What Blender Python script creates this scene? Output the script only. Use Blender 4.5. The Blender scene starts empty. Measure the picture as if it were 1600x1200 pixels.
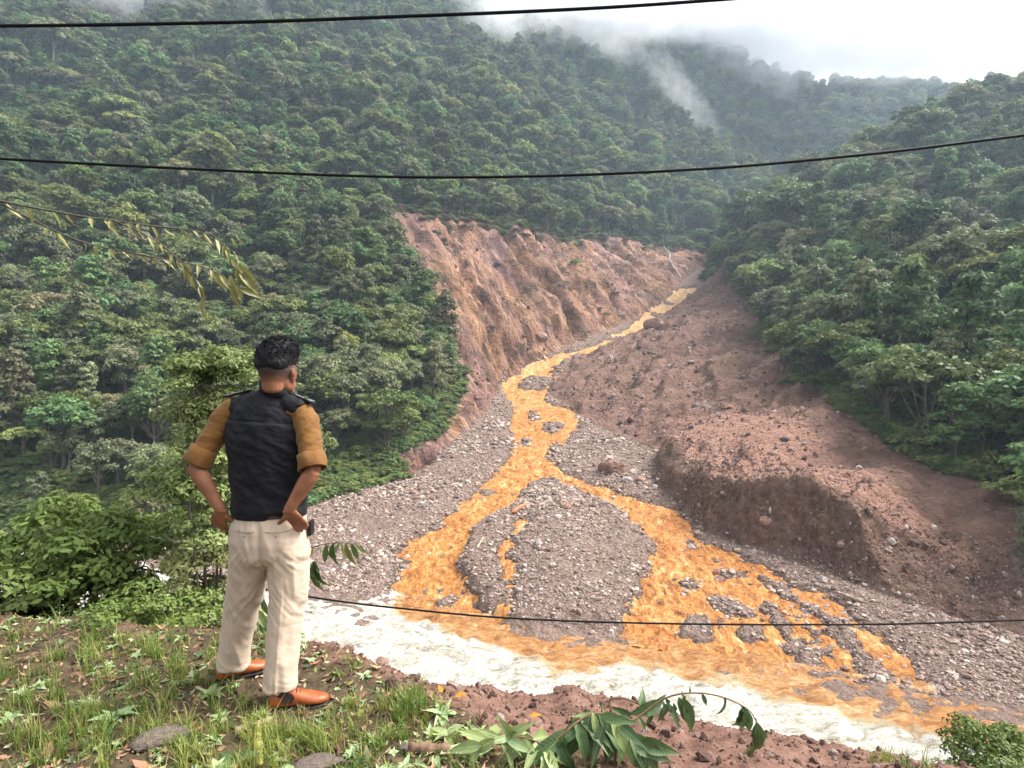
import bpy, bmesh, math, random
import numpy as np
from mathutils import Vector, Matrix, Euler
from mathutils.geometry import delaunay_2d_cdt

# ------------------------------------------------------------------ camera, sky, sun, exposure
scene = bpy.context.scene
COL = scene.collection
random.seed(7)
RNG = np.random.default_rng(11)

F = 873.0            # focal length in photograph pixels
CAMZ = 1.55          # eye height above the bank the man stands on
cam_data = bpy.data.cameras.new('camera')
cam_data.sensor_width = 36.0
cam_data.lens = 36.0 * F / 1600.0
cam_data.clip_start = 0.1
cam_data.clip_end = 6000.0
cam = bpy.data.objects.new('camera', cam_data)
COL.objects.link(cam)
cam.location = (0, 0, CAMZ)
cam.rotation_euler = (math.radians(90), 0, 0)
scene.camera = cam

SUN_EL, SUN_AZ = math.radians(52), math.radians(82)   # azimuth clockwise from +Y
world = bpy.data.worlds.new('World')
scene.world = world
world.use_nodes = True
wn = world.node_tree
wn.nodes.clear()
w_out = wn.nodes.new('ShaderNodeOutputWorld')
w_bg = wn.nodes.new('ShaderNodeBackground')
w_sky = wn.nodes.new('ShaderNodeTexSky')
w_sky.sky_type = 'NISHITA'
w_sky.sun_disc = False
w_sky.sun_elevation = SUN_EL
w_sky.sun_rotation = SUN_AZ
w_sky.dust_density = 5.0
w_sky.air_density = 1.0
w_sky.ozone_density = 1.0
w_hs = wn.nodes.new('ShaderNodeHueSaturation')
w_hs.inputs['Saturation'].default_value = 0.22      # thick overcast: nearly colourless
wn.links.new(w_sky.outputs[0], w_hs.inputs['Color'])
wn.links.new(w_hs.outputs[0], w_bg.inputs['Color'])
w_bg.inputs['Strength'].default_value = 0.14
wn.links.new(w_bg.outputs[0], w_out.inputs['Surface'])

sun_data = bpy.data.lights.new('sun', 'SUN')
sun_data.energy = 1.5
sun_data.angle = math.radians(22)
sun_data.color = (1.0, 0.95, 0.88)
sun = bpy.data.objects.new('sun', sun_data)
COL.objects.link(sun)
sd = Vector((math.sin(SUN_AZ) * math.cos(SUN_EL), math.cos(SUN_AZ) * math.cos(SUN_EL), math.sin(SUN_EL)))
sun.rotation_euler = sd.to_track_quat('Z', 'Y').to_euler()
sun.location = (0, -20, 60)

scene.view_settings.view_transform = 'Standard'
scene.view_settings.look = 'None'
scene.view_settings.exposure = 1.78
scene.view_settings.gamma = 1.0
scene.render.engine = 'CYCLES'
cy = scene.cycles
cy.max_bounces = 8
cy.diffuse_bounces = 2
cy.glossy_bounces = 2
cy.transmission_bounces = 3
cy.volume_bounces = 5
cy.transparent_max_bounces = 6
cy.caustics_reflective = False
cy.caustics_refractive = False
cy.use_adaptive_sampling = True
cy.adaptive_threshold = 0.015
cy.use_denoising = True
cy.denoiser = 'OPENIMAGEDENOISE'
cy.denoising_input_passes = 'RGB_ALBEDO_NORMAL'

# ------------------------------------------------------------------ helpers
def smooth01(x, a, b):
    t = np.clip((x - a) / (b - a), 0, 1)
    return t * t * (3 - 2 * t)

def _hash(ix, iy, iz, seed):
    h = (ix.astype(np.int64) * 374761393 + iy.astype(np.int64) * 668265263 + iz.astype(np.int64) * 2147483647 + seed * 974711) & 0xFFFFFFFF
    h = ((h ^ (h >> 13)) * 1274126177) & 0xFFFFFFFF
    h = (h ^ (h >> 16)) & 0xFFFFFFFF
    return h

def noise2(x, y, seed=0):
    x = np.asarray(x, float); y = np.asarray(y, float)
    ix = np.floor(x); iy = np.floor(y)
    fx = x - ix; fy = y - iy
    u = fx * fx * fx * (fx * (fx * 6 - 15) + 10)
    v = fy * fy * fy * (fy * (fy * 6 - 15) + 10)
    z = np.zeros_like(ix)
    def g(dx, dy):
        h = _hash(ix + dx, iy + dy, z, seed)
        a = h * (2 * math.pi / 4294967296.0)
        return np.cos(a) * (fx - dx) + np.sin(a) * (fy - dy)
    n0 = g(0, 0) * (1 - u) + g(1, 0) * u
    n1 = g(0, 1) * (1 - u) + g(1, 1) * u
    return (n0 * (1 - v) + n1 * v) * 1.5

def fbm(x, y, octaves=4, seed=0, gain=0.5):
    s = 0; a = 1.0; t = 0
    for o in range(octaves):
        s = s + a * noise2(x * 2 ** o, y * 2 ** o, seed + o * 17)
        t += a; a *= gain
    return s / t

def ridged(x, y, octaves=3, seed=0):
    s = 0; a = 1.0; t = 0
    for o in range(octaves):
        s = s + a * (1 - np.abs(noise2(x * 2 ** o, y * 2 ** o, seed + o * 31)) * 2)
        t += a; a *= 0.5
    return s / t

def mesh_np(name, V, Fc, smooth=True):
    me = bpy.data.meshes.new(name)
    V = np.ascontiguousarray(V, dtype=np.float32)
    Fc = np.ascontiguousarray(Fc, dtype=np.int32)
    k = Fc.shape[1]
    me.vertices.add(len(V)); me.vertices.foreach_set('co', V.ravel())
    me.loops.add(Fc.size); me.loops.foreach_set('vertex_index', Fc.ravel())
    me.polygons.add(len(Fc)); me.polygons.foreach_set('loop_start', np.arange(0, Fc.size, k, dtype=np.int32))
    me.update(calc_edges=True)
    if smooth:
        me.polygons.foreach_set('use_smooth', np.ones(len(Fc), dtype=bool))
    return me

def attr(me, name, vals):
    a = me.attributes.new(name, 'FLOAT', 'POINT')
    a.data.foreach_set('value', np.ascontiguousarray(vals, dtype=np.float32))

def link(name, me, mat=None, parent=None):
    o = bpy.data.objects.new(name, me)
    COL.objects.link(o)
    if mat is not None and me is not None and len(me.materials) == 0:
        me.materials.append(mat)
    if parent is not None:
        o.parent = parent
    return o

def tag(o, label=None, category=None, group=None, kind=None):
    if label: o['label'] = label
    if category: o['category'] = category
    if group: o['group'] = group
    if kind: o['kind'] = kind
    return o

def empty(name, loc=(0, 0, 0), rz=0.0):
    o = bpy.data.objects.new(name, None)
    COL.objects.link(o)
    o.location = loc
    o.rotation_euler = (0, 0, rz)
    o.empty_display_size = 0.2
    return o

def W(px, py, d):
    return Vector(((px - 800) / F * d, d, CAMZ - (py - 600) / F * d))

def grid_faces(nr, nc):
    i = np.arange((nr - 1) * nc).reshape(nr - 1, nc)[:, :-1].ravel()
    return np.stack([i, i + 1, i + nc + 1, i + nc], 1)

# ------------------------------------------------------------------ material helper
class NT:
    def __init__(self, name):
        self.m = bpy.data.materials.new(name)
        self.m.use_nodes = True
        self.t = self.m.node_tree
        self.t.nodes.clear()
        self.out = self.t.nodes.new('ShaderNodeOutputMaterial')
    def n(self, typ, **kw):
        nd = self.t.nodes.new(typ)
        for k, v in kw.items():
            if k.startswith('i_'):
                nd.inputs[k[2:].replace('_', ' ')].default_value = v
            else:
                setattr(nd, k, v)
        return nd
    def l(self, a, b):
        self.t.links.new(a, b)
    def val(self, node, key, src):
        if hasattr(src, 'default_value') or hasattr(src, 'is_output'):
            self.l(src, node.inputs[key])
        else:
            node.inputs[key].default_value = src
    def attr(self, name, typ='GEOMETRY'):
        nd = self.n('ShaderNodeAttribute'); nd.attribute_name = name; nd.attribute_type = typ
        return nd.outputs['Fac']
    def pos(self):
        return self.n('ShaderNodeNewGeometry').outputs['Position']
    def obj(self):
        return self.n('ShaderNodeTexCoord').outputs['Object']
    def mapping(self, vec, scale=(1, 1, 1), rot=(0, 0, 0)):
        nd = self.n('ShaderNodeMapping')
        nd.inputs['Scale'].default_value = scale
        nd.inputs['Rotation'].default_value = rot
        self.l(vec, nd.inputs['Vector'])
        return nd.outputs[0]
    def noise(self, vec, scale=1.0, detail=4.0, rough=0.55, dist=0.0):
        nd = self.n('ShaderNodeTexNoise')
        nd.inputs['Scale'].default_value = scale
        nd.inputs['Detail'].default_value = detail
        nd.inputs['Roughness'].default_value = rough
        nd.inputs['Distortion'].default_value = dist
        if vec is not None: self.l(vec, nd.inputs['Vector'])
        return nd.outputs['Fac']
    def voronoi(self, vec, scale=1.0, feature='F1', out='Distance'):
        nd = self.n('ShaderNodeTexVoronoi')
        nd.feature = feature
        nd.inputs['Scale'].default_value = scale
        self.l(vec, nd.inputs['Vector'])
        return nd.outputs[out]
    def ramp(self, fac, stops, interp='LINEAR'):
        nd = self.n('ShaderNodeValToRGB')
        nd.color_ramp.interpolation = interp
        els = nd.color_ramp.elements
        while len(els) < len(stops): els.new(0.5)
        for e, (p, c) in zip(els, stops):
            e.position = p
            e.color = (c[0], c[1], c[2], 1) if hasattr(c, '__len__') else (c, c, c, 1)
        self.l(fac, nd.inputs['Fac'])
        return nd.outputs['Color']
    def mix(self, fac, a, b, blend='MIX'):
        nd = self.n('ShaderNodeMix', data_type='RGBA', blend_type=blend)
        for key, src in ((0, fac), (6, a), (7, b)):
            if isinstance(src, (int, float)): nd.inputs[key].default_value = src
            elif isinstance(src, tuple): nd.inputs[key].default_value = (*src, 1)
            else: self.l(src, nd.inputs[key])
        return nd.outputs[2]
    def math(self, op, a, b=0.0, c=0.0, clamp=False):
        nd = self.n('ShaderNodeMath', operation=op, use_clamp=clamp)
        for i, src in enumerate((a, b, c)):
            if isinstance(src, (int, float)): nd.inputs[i].default_value = src
            else: self.l(src, nd.inputs[i])
        return nd.outputs[0]
    def bump(self, height, strength=0.5, distance=0.1, normal=None):
        nd = self.n('ShaderNodeBump')
        nd.inputs['Strength'].default_value = strength
        nd.inputs['Distance'].default_value = distance
        self.l(height, nd.inputs['Height'])
        if normal is not None: self.l(normal, nd.inputs['Normal'])
        return nd.outputs[0]
    def bsdf(self, color, rough=0.9, normal=None, spec=0.3, **kw):
        b = self.n('ShaderNodeBsdfPrincipled')
        if isinstance(color, tuple): b.inputs['Base Color'].default_value = (*color, 1)
        else: self.l(color, b.inputs['Base Color'])
        if isinstance(rough, (int, float)): b.inputs['Roughness'].default_value = rough
        else: self.l(rough, b.inputs['Roughness'])
        b.inputs['Specular IOR Level'].default_value = spec
        for k, v in kw.items(): b.inputs[k].default_value = v
        if normal is not None: self.l(normal, b.inputs['Normal'])
        self.l(b.outputs[0], self.out.inputs['Surface'])
        return self.m

# ------------------------------------------------------------------ valley terrain: surveyed breakline points -> TIN -> fine mesh
FAN_S = 0.16
RIVZ = -24.0
def fan_t(x, y): return (y + 0.39 * x - 60.7) / 1.0734
def fan_z(x, y): return RIVZ + FAN_S * fan_t(x, y)
def fanhit(px, py):
    s = (px - 800) / F
    k = (600 - py) / F
    y = (CAMZ - RIVZ + FAN_S * 60.7 / 1.0734) / (FAN_S * (1 + 0.39 * s) / 1.0734 - k)
    return (s * y, y, CAMZ + k * y)
tin_pts = []
tin_edges = []
def line(pts, closed=False):
    ids = []
    for p in pts:
        if len(p) == 3 and p[2] != 'fan':
            if isinstance(p, Vector): v = tuple(p)
            else: v = tuple(W(*p))
        elif p[2] == 'fan': v = fanhit(p[0], p[1])
        tin_pts.append(v); ids.append(len(tin_pts) - 1)
    for a, b in zip(ids, ids[1:]): tin_edges.append((a, b))
    return [tin_pts[i] for i in ids]
def lone(pts):
    for p in pts: tin_pts.append(tuple(W(*p)) if not isinstance(p, Vector) else tuple(p))

rv = [(-260), (-150), (-90), (-57), (-26), (13), (25), (41), (80), (150)]
line([Vector((x, 60.7 - 0.39 * x, RIVZ)) for x in rv])
line([Vector((x - 0.363 * 30, 60.7 - 0.39 * x - 0.932 * 30, -27.5)) for x in rv])
line([Vector((x - 0.363 * 120, 60.7 - 0.39 * x - 0.932 * 120, -27.5)) for x in rv])
left_toe = line([(0, 833, 96), (200, 862, 85), (360, 830, 'fan'), (490, 790, 'fan'), (560, 768, 'fan'), (640, 747, 'fan'), (700, 700, 'fan'),
                 (762, 645, 'fan'), (785, 600, 'fan'), (870, 550, 270), (1000, 497, 325), (1065, 442, 385), (1110, 408, 440)])
right_toe = line([(1600, 1000, 'fan'), (1400, 935, 'fan'), (1240, 877, 'fan'), (1100, 832, 'fan'), (1020, 748, 'fan'), (1025, 708, 'fan'), (905, 652, 'fan'),
                  (850, 610, 'fan'), (890, 565, 255), (1012, 510, 312), (1090, 455, 372)])
scar_top = line([(588, 330, 280), (680, 338, 297), (800, 350, 330), (880, 375, 370), (950, 372, 410), (1040, 388, 445), (1110, 396, 475)])
scar_left = line([(588, 330, 280), (650, 420, 243), (690, 480, 215), (700, 560, 192), (735, 600, 183), (712, 645, 160), (690, 682, 140), (625, 705, 122), (618, 747, 'fan')])
lip = line([(1040, 685, 112), (1075, 722, 97), (1110, 742, 84.5), (1170, 748, 78), (1240, 740, 73.5), (1330, 785, 68.5), (1450, 855, 66), (1600, 925, 58)])
terr_back = line([(1050, 650, 134), (1130, 642, 124), (1240, 648, 104)])
ridge = line([(1000, 620, 165), (1030, 580, 190), (1060, 535, 230), (1085, 490, 275), (1120, 447, 335), (1140, 405, 400)])
right_forest = line([(1140, 450, 325), (1185, 485, 265), (1195, 530, 205), (1240, 592, 140), (1320, 645, 108), (1450, 725, 84), (1600, 805, 66)])
lone([(1000, 665, 140), (1130, 560, 190), (1180, 600, 152), (1190, 560, 178), (1160, 500, 250),
      # right hill under forest
      (1240, 520, 190), (1240, 440, 245), (1240, 330, 330), (1170, 400, 335), (1300, 310, 380), (1260, 365, 430), (1200, 385, 430),
      (1400, 480, 200), (1400, 340, 285), (1400, 255, 350), (1600, 500, 170), (1600, 350, 240), (1600, 220, 320), (1600, 160, 400), (1500, 260, 440),
      (1850, 500, 150), (1850, 200, 300), (1850, 650, 78), (1850, 830, 52), (1850, 0, 900),
      # left forest slope
      (490, 700, 118), (600, 600, 150), (540, 500, 185), (620, 500, 200), (560, 400, 235), (480, 330, 270), (640, 650, 140), (670, 600, 160),
      (360, 700, 110), (360, 600, 135), (360, 450, 200), (360, 300, 275), (360, 150, 390), (360, 0, 520), (360, -100, 620),
      (200, 700, 105), (200, 600, 125), (200, 400, 215), (200, 200, 330), (200, 0, 470),
      (0, 720, 108), (0, 600, 130), (0, 400, 210), (0, 200, 320), (0, 0, 450), (-200, 0, 420), (-200, 400, 200), (-200, 700, 110),
      (520, 250, 330), (520, 120, 430), (560, 0, 580), (700, 250, 390), (680, 130, 520), (700, 0, 700), (700, -80, 800),
      (800, 250, 420), (800, 120, 570), (820, 0, 780), (900, 300, 440), (900, 200, 560), (900, 100, 700), (940, -20, 850), (1000, -60, 950),
      (1000, 330, 480), (1000, 220, 600), (1000, 120, 740), (1040, 20, 900), (1080, 350, 510), (1080, 230, 690), (1070, 120, 840),
      (1130, 335, 560), (1150, 240, 720), (1150, 85, 950), (1240, 130, 930), (1240, 260, 720), (1340, 180, 900), (1340, 320, 620), (1600, 250, 800), (1600, 130, 1000),
      Vector((-1500, 1100, 680)), Vector((1500, 1100, 460)), Vector((0, 1100, 660)), Vector((300, 1100, 560)), Vector((-700, 330, 330)), Vector((-400, 900, 640)),
      Vector((-400, 40, -20)), Vector((400, 40, -10)), Vector((-1500, 300, 500)), Vector((1500, 300, 200))])

res = delaunay_2d_cdt([Vector((p[0], p[1])) for p in tin_pts], tin_edges, [], 0, 0.01, True)
tv, _, tf, orig_v = res[0], res[1], res[2], res[3]
tz = []
for i, v in enumerate(tv):
    if orig_v[i]: tz.append(tin_pts[orig_v[i][0]][2])
    else:   # crossing of two lines: nearest original height
        d2 = [(p[0] - v.x) ** 2 + (p[1] - v.y) ** 2 for p in tin_pts]
        tz.append(tin_pts[int(np.argmin(d2))][2])
tz = np.array(tz); txy = np.array([(v.x, v.y) for v in tv])

NR, NC = 560, 600
YR = np.exp(np.linspace(math.log(40.0), math.log(1050.0), NR))
SC = np.linspace(-1.38, 1.38, NC)
GY = np.repeat(YR[:, None], NC, 1)
GX = SC[None, :] * GY
GZ = np.full((NR, NC), np.nan)
for tri in tf:
    for q in range(1, len(tri) - 1):
        a, b, c = tri[0], tri[q], tri[q + 1]
        (x0, y0), (x1, y1), (x2, y2) = txy[a], txy[b], txy[c]
        r0 = np.searchsorted(YR, min(y0, y1, y2)); r1 = np.searchsorted(YR, max(y0, y1, y2))
        if r1 <= r0: continue
        gx = GX[r0:r1]; gy = GY[r0:r1]
        den = (y1 - y2) * (x0 - x2) + (x2 - x1) * (y0 - y2)
        if abs(den) < 1e-9: continue
        w0 = ((y1 - y2) * (gx - x2) + (x2 - x1) * (gy - y2)) / den
        w1 = ((y2 - y0) * (gx - x2) + (x0 - x2) * (gy - y2)) / den
        w2 = 1 - w0 - w1
        ins = (w0 >= -1e-6) & (w1 >= -1e-6) & (w2 >= -1e-6)
        zz = w0 * tz[a] + w1 * tz[b] + w2 * tz[c]
        sub = GZ[r0:r1]
        sub[ins] = zz[ins]
for r in range(NR):   # anything outside the survey: extend sideways
    bad = np.isnan(GZ[r])
    if bad.any() and not bad.all():
        GZ[r, bad] = np.interp(SC[bad], SC[~bad], GZ[r, ~bad])
bad = np.isnan(GZ); GZ[bad] = 300.0

def blur(Z, k, it=2):
    for _ in range(it):
        for ax in (0, 1):
            P = np.concatenate([np.repeat(Z.take([0], ax), k, ax), Z, np.repeat(Z.take([-1], ax), k, ax)], ax)
            C = np.cumsum(np.concatenate([np.zeros_like(P.take([0], ax)), P], ax), ax)
            n = Z.shape[ax]
            Z = (C.take(range(2 * k + 1, 2 * k + 1 + n), ax) - C.take(range(0, n), ax)) / (2 * k + 1)
    return Z

def poly_mask(poly, X, Y):
    ins = np.zeros(X.shape, bool)
    n = len(poly)
    for i in range(n):
        x0, y0 = poly[i][0], poly[i][1]; x1, y1 = poly[(i + 1) % n][0], poly[(i + 1) % n][1]
        if y0 == y1: continue
        c = ((y0 > Y) != (y1 > Y)) & (X < (x1 - x0) * (Y - y0) / (y1 - y0) + x0)
        ins ^= c
    return ins
def poly_dist(poly, X, Y, closed=True):
    D = np.full(X.shape, 1e9)
    n = len(poly)
    for i in range(n if closed else n - 1):
        x0, y0 = poly[i][0], poly[i][1]; x1, y1 = poly[(i + 1) % n][0], poly[(i + 1) % n][1]
        dx, dy = x1 - x0, y1 - y0
        t = np.clip(((X - x0) * dx + (Y - y0) * dy) / (dx * dx + dy * dy + 1e-9), 0, 1)
        D = np.minimum(D, (X - x0 - t * dx) ** 2 + (Y - y0 - t * dy) ** 2)
    return np.sqrt(D)
def sdf(poly, X, Y):
    d = poly_dist(poly, X, Y)
    return np.where(poly_mask(poly, X, Y), -d, d)

# regions in plan
scar_poly = scar_left[:-1] + [left_toe[5]] + left_toe[6:] + scar_top[::-1][:-1]
rsoil_poly = right_toe + [ridge[-1]] + right_forest
fan_poly = [(-260, 165.0), (-150, 121.5), (-95, 99.0)] + left_toe + [tuple(Vector(left_toe[-1]) + Vector((8, 0, 0)))] + right_toe[::-1] + [(150, 2.2), (100, -10), (-260, 100)]
SD_SCAR = sdf(scar_poly, GX, GY)
def edge_wobble(x, y): return fbm(x / 22, y / 22, 3, 51) * 9 + fbm(x / 6, y / 6, 3, 52) * 2.5
SD_SCAR = SD_SCAR + edge_wobble(GX, GY) * smooth01(poly_dist(left_toe[5:], GX, GY, False), 3, 14)
SD_SOIL = sdf(rsoil_poly, GX, GY)
SD_FAN = sdf(fan_poly, GX, GY)
SD_SOIL = SD_SOIL + edge_wobble(GX + 50, GY) * 0.8 * smooth01(poly_dist(right_toe, GX, GY, False), 4, 14)
Zs = blur(GZ, 2, 2); Zm = blur(GZ, 11, 2)
bare = np.minimum(np.minimum(SD_SCAR, SD_SOIL), SD_FAN)
k = smooth01(bare, 3, 26)
GB = Zs * (1 - k) + Zm * k
# the undercut terrace face and the flat fan stay crisp
cut = smooth01(-poly_dist(lip + right_toe[:5][::-1], GX, GY), -6, -2)
GB = GB * (1 - cut) + GZ * cut
core = smooth01(-SD_FAN, 2.0, 6.0)
GB = GB * (1 - core) + GZ * core

# relief
U = 0.63 * GX + 0.77 * GY          # along the upper gully
V_ = -0.77 * GX + 0.63 * GY        # up the scar
wS = smooth01(-SD_SCAR, -2, 6)
wR = smooth01(-SD_SOIL, -1, 4)
wM = smooth01(bare, 0, 30)
rel = wM * (fbm(GX / 90, GY / 90, 4, 3) * 18 + (ridged((GX + 0.25 * GY) / 85, (GY - 0.25 * GX) / 300, 3, 5) - 0.4) * 26 * smooth01(bare, 5, 70))
warp = fbm(GX / 30, GY / 30, 3, 8) * 9
gul = ridged((U + warp) / 15, (V_) / 110, 3, 9) - 0.45
crack = np.abs(noise2((U + warp * 1.2) / 9.0, V_ / 60, 15)); crack2 = np.abs(noise2((U - 0.2 * V_ + warp) / 20.0, V_ / 120, 16))
relS = wS * (-2.2 * np.exp(-(crack / 0.10) ** 2) - 4.0 * np.exp(-(crack2 / 0.12) ** 2) + gul * 4.5 + (ridged((U + warp * 1.6) / 34, V_ / 150, 2, 13) - 0.4) * 5.5 + fbm((U + warp * 1.8) / 6.0, V_ / 22, 3, 12) * 0.9 + (fbm(GX / 22, GB / 9, 3, 14) > 0.12) * 0.8 + fbm(GX / 3.2, GY / 3.2, 3, 21) * 0.8 + np.maximum(fbm(GX / 13, GY / 13, 3, 23), 0) * 4.5)
flat_t = smooth01(-sdf(lip + terr_back[::-1], GX, GY), -1.0, 2.0)
UR = 0.85 * GX - 0.5 * GY
warpR = fbm(GX / 14, GY / 14, 3, 31) * 6
relS += wR * ((ridged((UR + warpR) / 11, (GY + GX) / 46, 3, 33) - 0.5) * 4.2 * smooth01(GZ, -14, 4) * (1 - flat_t) + (fbm(GX / 9, GY / 9, 4, 35) * 1.4 + fbm(GX / 5, GY / 5, 4, 36) * 0.7) * (1 - 0.75 * flat_t) + fbm(GX / 1.6, GY / 1.6, 3, 38) * 0.4)
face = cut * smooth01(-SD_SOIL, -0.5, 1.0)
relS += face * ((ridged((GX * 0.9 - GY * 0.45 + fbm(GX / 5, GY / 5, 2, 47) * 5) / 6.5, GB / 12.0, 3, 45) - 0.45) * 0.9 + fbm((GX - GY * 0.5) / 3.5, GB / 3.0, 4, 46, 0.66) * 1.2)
wF = smooth01(-SD_FAN, 0, 3)
rel += wF * (fbm(GX / 16, GY / 16, 3, 41) * 0.55 + fbm(GX / 2.2, GY / 2.2, 3, 42) * 0.16)
def grid_normals(Z):
    P = np.stack([GX, GY, Z], 2)
    du = np.gradient(P, axis=1); dv = np.gradient(P, axis=0)
    n = np.cross(du, dv)
    return n / np.linalg.norm(n, axis=2)[:, :, None]
NRM = grid_normals(GB)
flatn = NRM * 1.0
flatn[:, :, 2] += 0.25
flatn /= np.linalg.norm(flatn, axis=2)[:, :, None]
DX = relS * flatn[:, :, 0]; DY = relS * flatn[:, :, 1]
GT = GB + rel + relS * flatn[:, :, 2]

def interp_grid(Z, x, y):
    """bilinear height at plan points"""
    x = np.asarray(x, float); y = np.asarray(y, float)
    r = (np.log(np.maximum(y, 1e-3)) - math.log(YR[0])) / (math.log(YR[-1]) - math.log(YR[0])) * (NR - 1)
    c = (x / y - SC[0]) / (SC[-1] - SC[0]) * (NC - 1)
    r = np.clip(r, 0, NR - 1.001); c = np.clip(c, 0, NC - 1.001)
    i = r.astype(int); j = c.astype(int); fr = r - i; fc = c - j
    return (Z[i, j] * (1 - fr) * (1 - fc) + Z[i + 1, j] * fr * (1 - fc) + Z[i, j + 1] * (1 - fr) * fc + Z[i + 1, j + 1] * fr * fc)

def hit(px, py, Z=None):
    """where the sight line through a photograph pixel first meets the valley ground"""
    Z = GB if Z is None else Z
    s = (px - 800) / F; kk = (600 - py) / F
    ys = np.exp(np.linspace(math.log(42), math.log(1040), 2400))
    zz = interp_grid(Z, s * ys, ys)
    ray = CAMZ + kk * ys
    idx = np.nonzero(zz >= ray)[0]
    i = idx[0] if len(idx) else 1200
    y = ys[i]
    return (s * y, y, float(zz[i]))

# ------------------------------------------------------------------ streams on the fan (outlines surveyed on the ground)
trunk_px = [(1088, 446), (1062, 449), (1035, 470), (1003, 487), (994, 504), (945, 530), (915, 546), (870, 550), (835, 560), (805, 585), (780, 592), (785, 612),
            (800, 625), (803, 642), (798, 662), (806, 690), (795, 722), (775, 745), (800, 770), (830, 748), (862, 744), (880, 738), (862, 722), (852, 712), (880, 690), (906, 655), (890, 638),
            (848, 626), (862, 605), (888, 585), (866, 572), (884, 560), (938, 546), (952, 536), (1000, 513), (1042, 487), (1082, 456)]
left_px = [(795, 722), (770, 745), (735, 775), (716, 798), (690, 820), (640, 848), (612, 864), (640, 873), (626, 900), (612, 930), (612, 975),
           (680, 1010), (800, 1010), (766, 976), (745, 945), (722, 915), (705, 880), (715, 865), (735, 825), (765, 802), (800, 792), (812, 765), (832, 748), (850, 715)]
right_px = [(840, 725), (862, 744), (900, 766), (950, 786), (985, 802), (1000, 830), (1027, 850), (1020, 872), (1006, 900), (996, 930), (991, 962), (985, 990), (985, 1040),
            (1240, 1060), (1235, 1030), (1222, 1004), (1200, 976), (1188, 944), (1214, 928), (1165, 908), (1205, 890), (1150, 868), (1118, 850), (1087, 848), (1072, 815), (1060, 795), (1020, 788), (975, 774), (920, 754), (880, 738)]
def gp(pl): return [hit(*p) for p in pl]
stream_polys = [gp(trunk_px), gp(left_px), gp(right_px)]
rivulets = [(gp([(818, 828), (806, 845), (790, 868), (783, 884), (798, 902), (801, 938), (778, 966), (760, 985)]), 0.28),
            (gp([(1150, 880), (1185, 905), (1215, 940), (1250, 985), (1300, 1040)]), 0.5),
            (gp([(1190, 892), (1260, 925), (1340, 975), (1420, 1050)]), 0.55),
            (gp([(1205, 930), (1260, 960), (1300, 1000), (1330, 1060)]), 0.4)]
bars = [(838, 597, 30, 11), (868, 582, 12, 5), (862, 665, 18, 10), (835, 650, 8, 8), (900, 556, 16, 3), (960, 528, 16, 3), (1020, 490, 10, 4), (1045, 474, 8, 3), (870, 700, 12, 8), (1085, 852, 16, 7), (1118, 868, 14, 5), (1143, 893, 24, 9), (1139, 942, 30, 24), (1090, 975, 42, 20), (1075, 910, 14, 9), (695, 935, 18, 17), (1165, 1020, 13, 10), (760, 768, 14, 7), (1180, 990, 26, 14), (1100, 1000, 20, 8), (1000, 830, 8, 6), (820, 690, 9, 6)]
bar_e = []
for (bx_, by_, rx, ry) in bars:
    c = hit(bx_, by_); t = hit(bx_, by_ - ry); b = hit(bx_, by_ + ry)
    bar_e.append((c[0], c[1], max(rx / F * c[1], 0.4), max(0.5 * (t[1] - b[1]), 0.5)))

def water_field(X, Y):
    w = np.full(X.shape, 1e9)
    for p in stream_polys: w = np.minimum(w, sdf(p, X, Y))
    for pl, hw in rivulets:
        w = np.minimum(w, poly_dist(pl, X, Y, False) - hw + fbm(X / 1.3, Y / 1.3, 2, 71) * 0.55)
    fr = smooth01(Y, 110, 240)
    w = w + (fbm(X / 4.5, Y / 4.5, 4, 61, 0.62) * 2.4) * (1 - fr) + fbm(X / 8.0, Y / 8.0, 4, 62, 0.65) * 5.0 * fr + fbm(X / 1.1, Y / 1.1, 2, 64) * 0.75
    for (cx, cy_, ex, ey) in bar_e:
        q = np.sqrt(((X - cx) / ex) ** 2 + ((Y - cy_) / ey) ** 2)
        w = np.maximum(w, (1 - q) * min(ex, ey) + fbm(X / 2.4, Y / 2.4, 4, 66, 0.6) * 2.2 + fbm(X / 6.0, Y / 6.0, 4, 67, 0.65) * 6.0 * fr)
    return w

WF = np.full(GX.shape, 50.0)
zone = (SD_FAN < 8) & (GX > -60) & (GX < 150) & (GY < 440)
WF[zone] = water_field(GX[zone], GY[zone])
# channels are cut into the gravel, the bars stand a little proud
GT = GT - 0.75 * smooth01(-WF, -1.2, 0.7) * zone * np.clip(GY / 110, 1, 2.2)
GT = GT + 0.35 * smooth01(WF, 0.3, 4) * wF
island = gp([(705, 880), (735, 825), (800, 792), (862, 744), (950, 786), (1000, 830), (1027, 850), (1020, 872), (996, 930), (985, 992), (790, 985), (745, 945)])
SD_ISL = sdf(island, GX, GY)
GT = GT + smooth01(-SD_ISL, -0.3, 1.6) * 1.0 + smooth01(-SD_ISL, 1, 12) * 0.9

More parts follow.
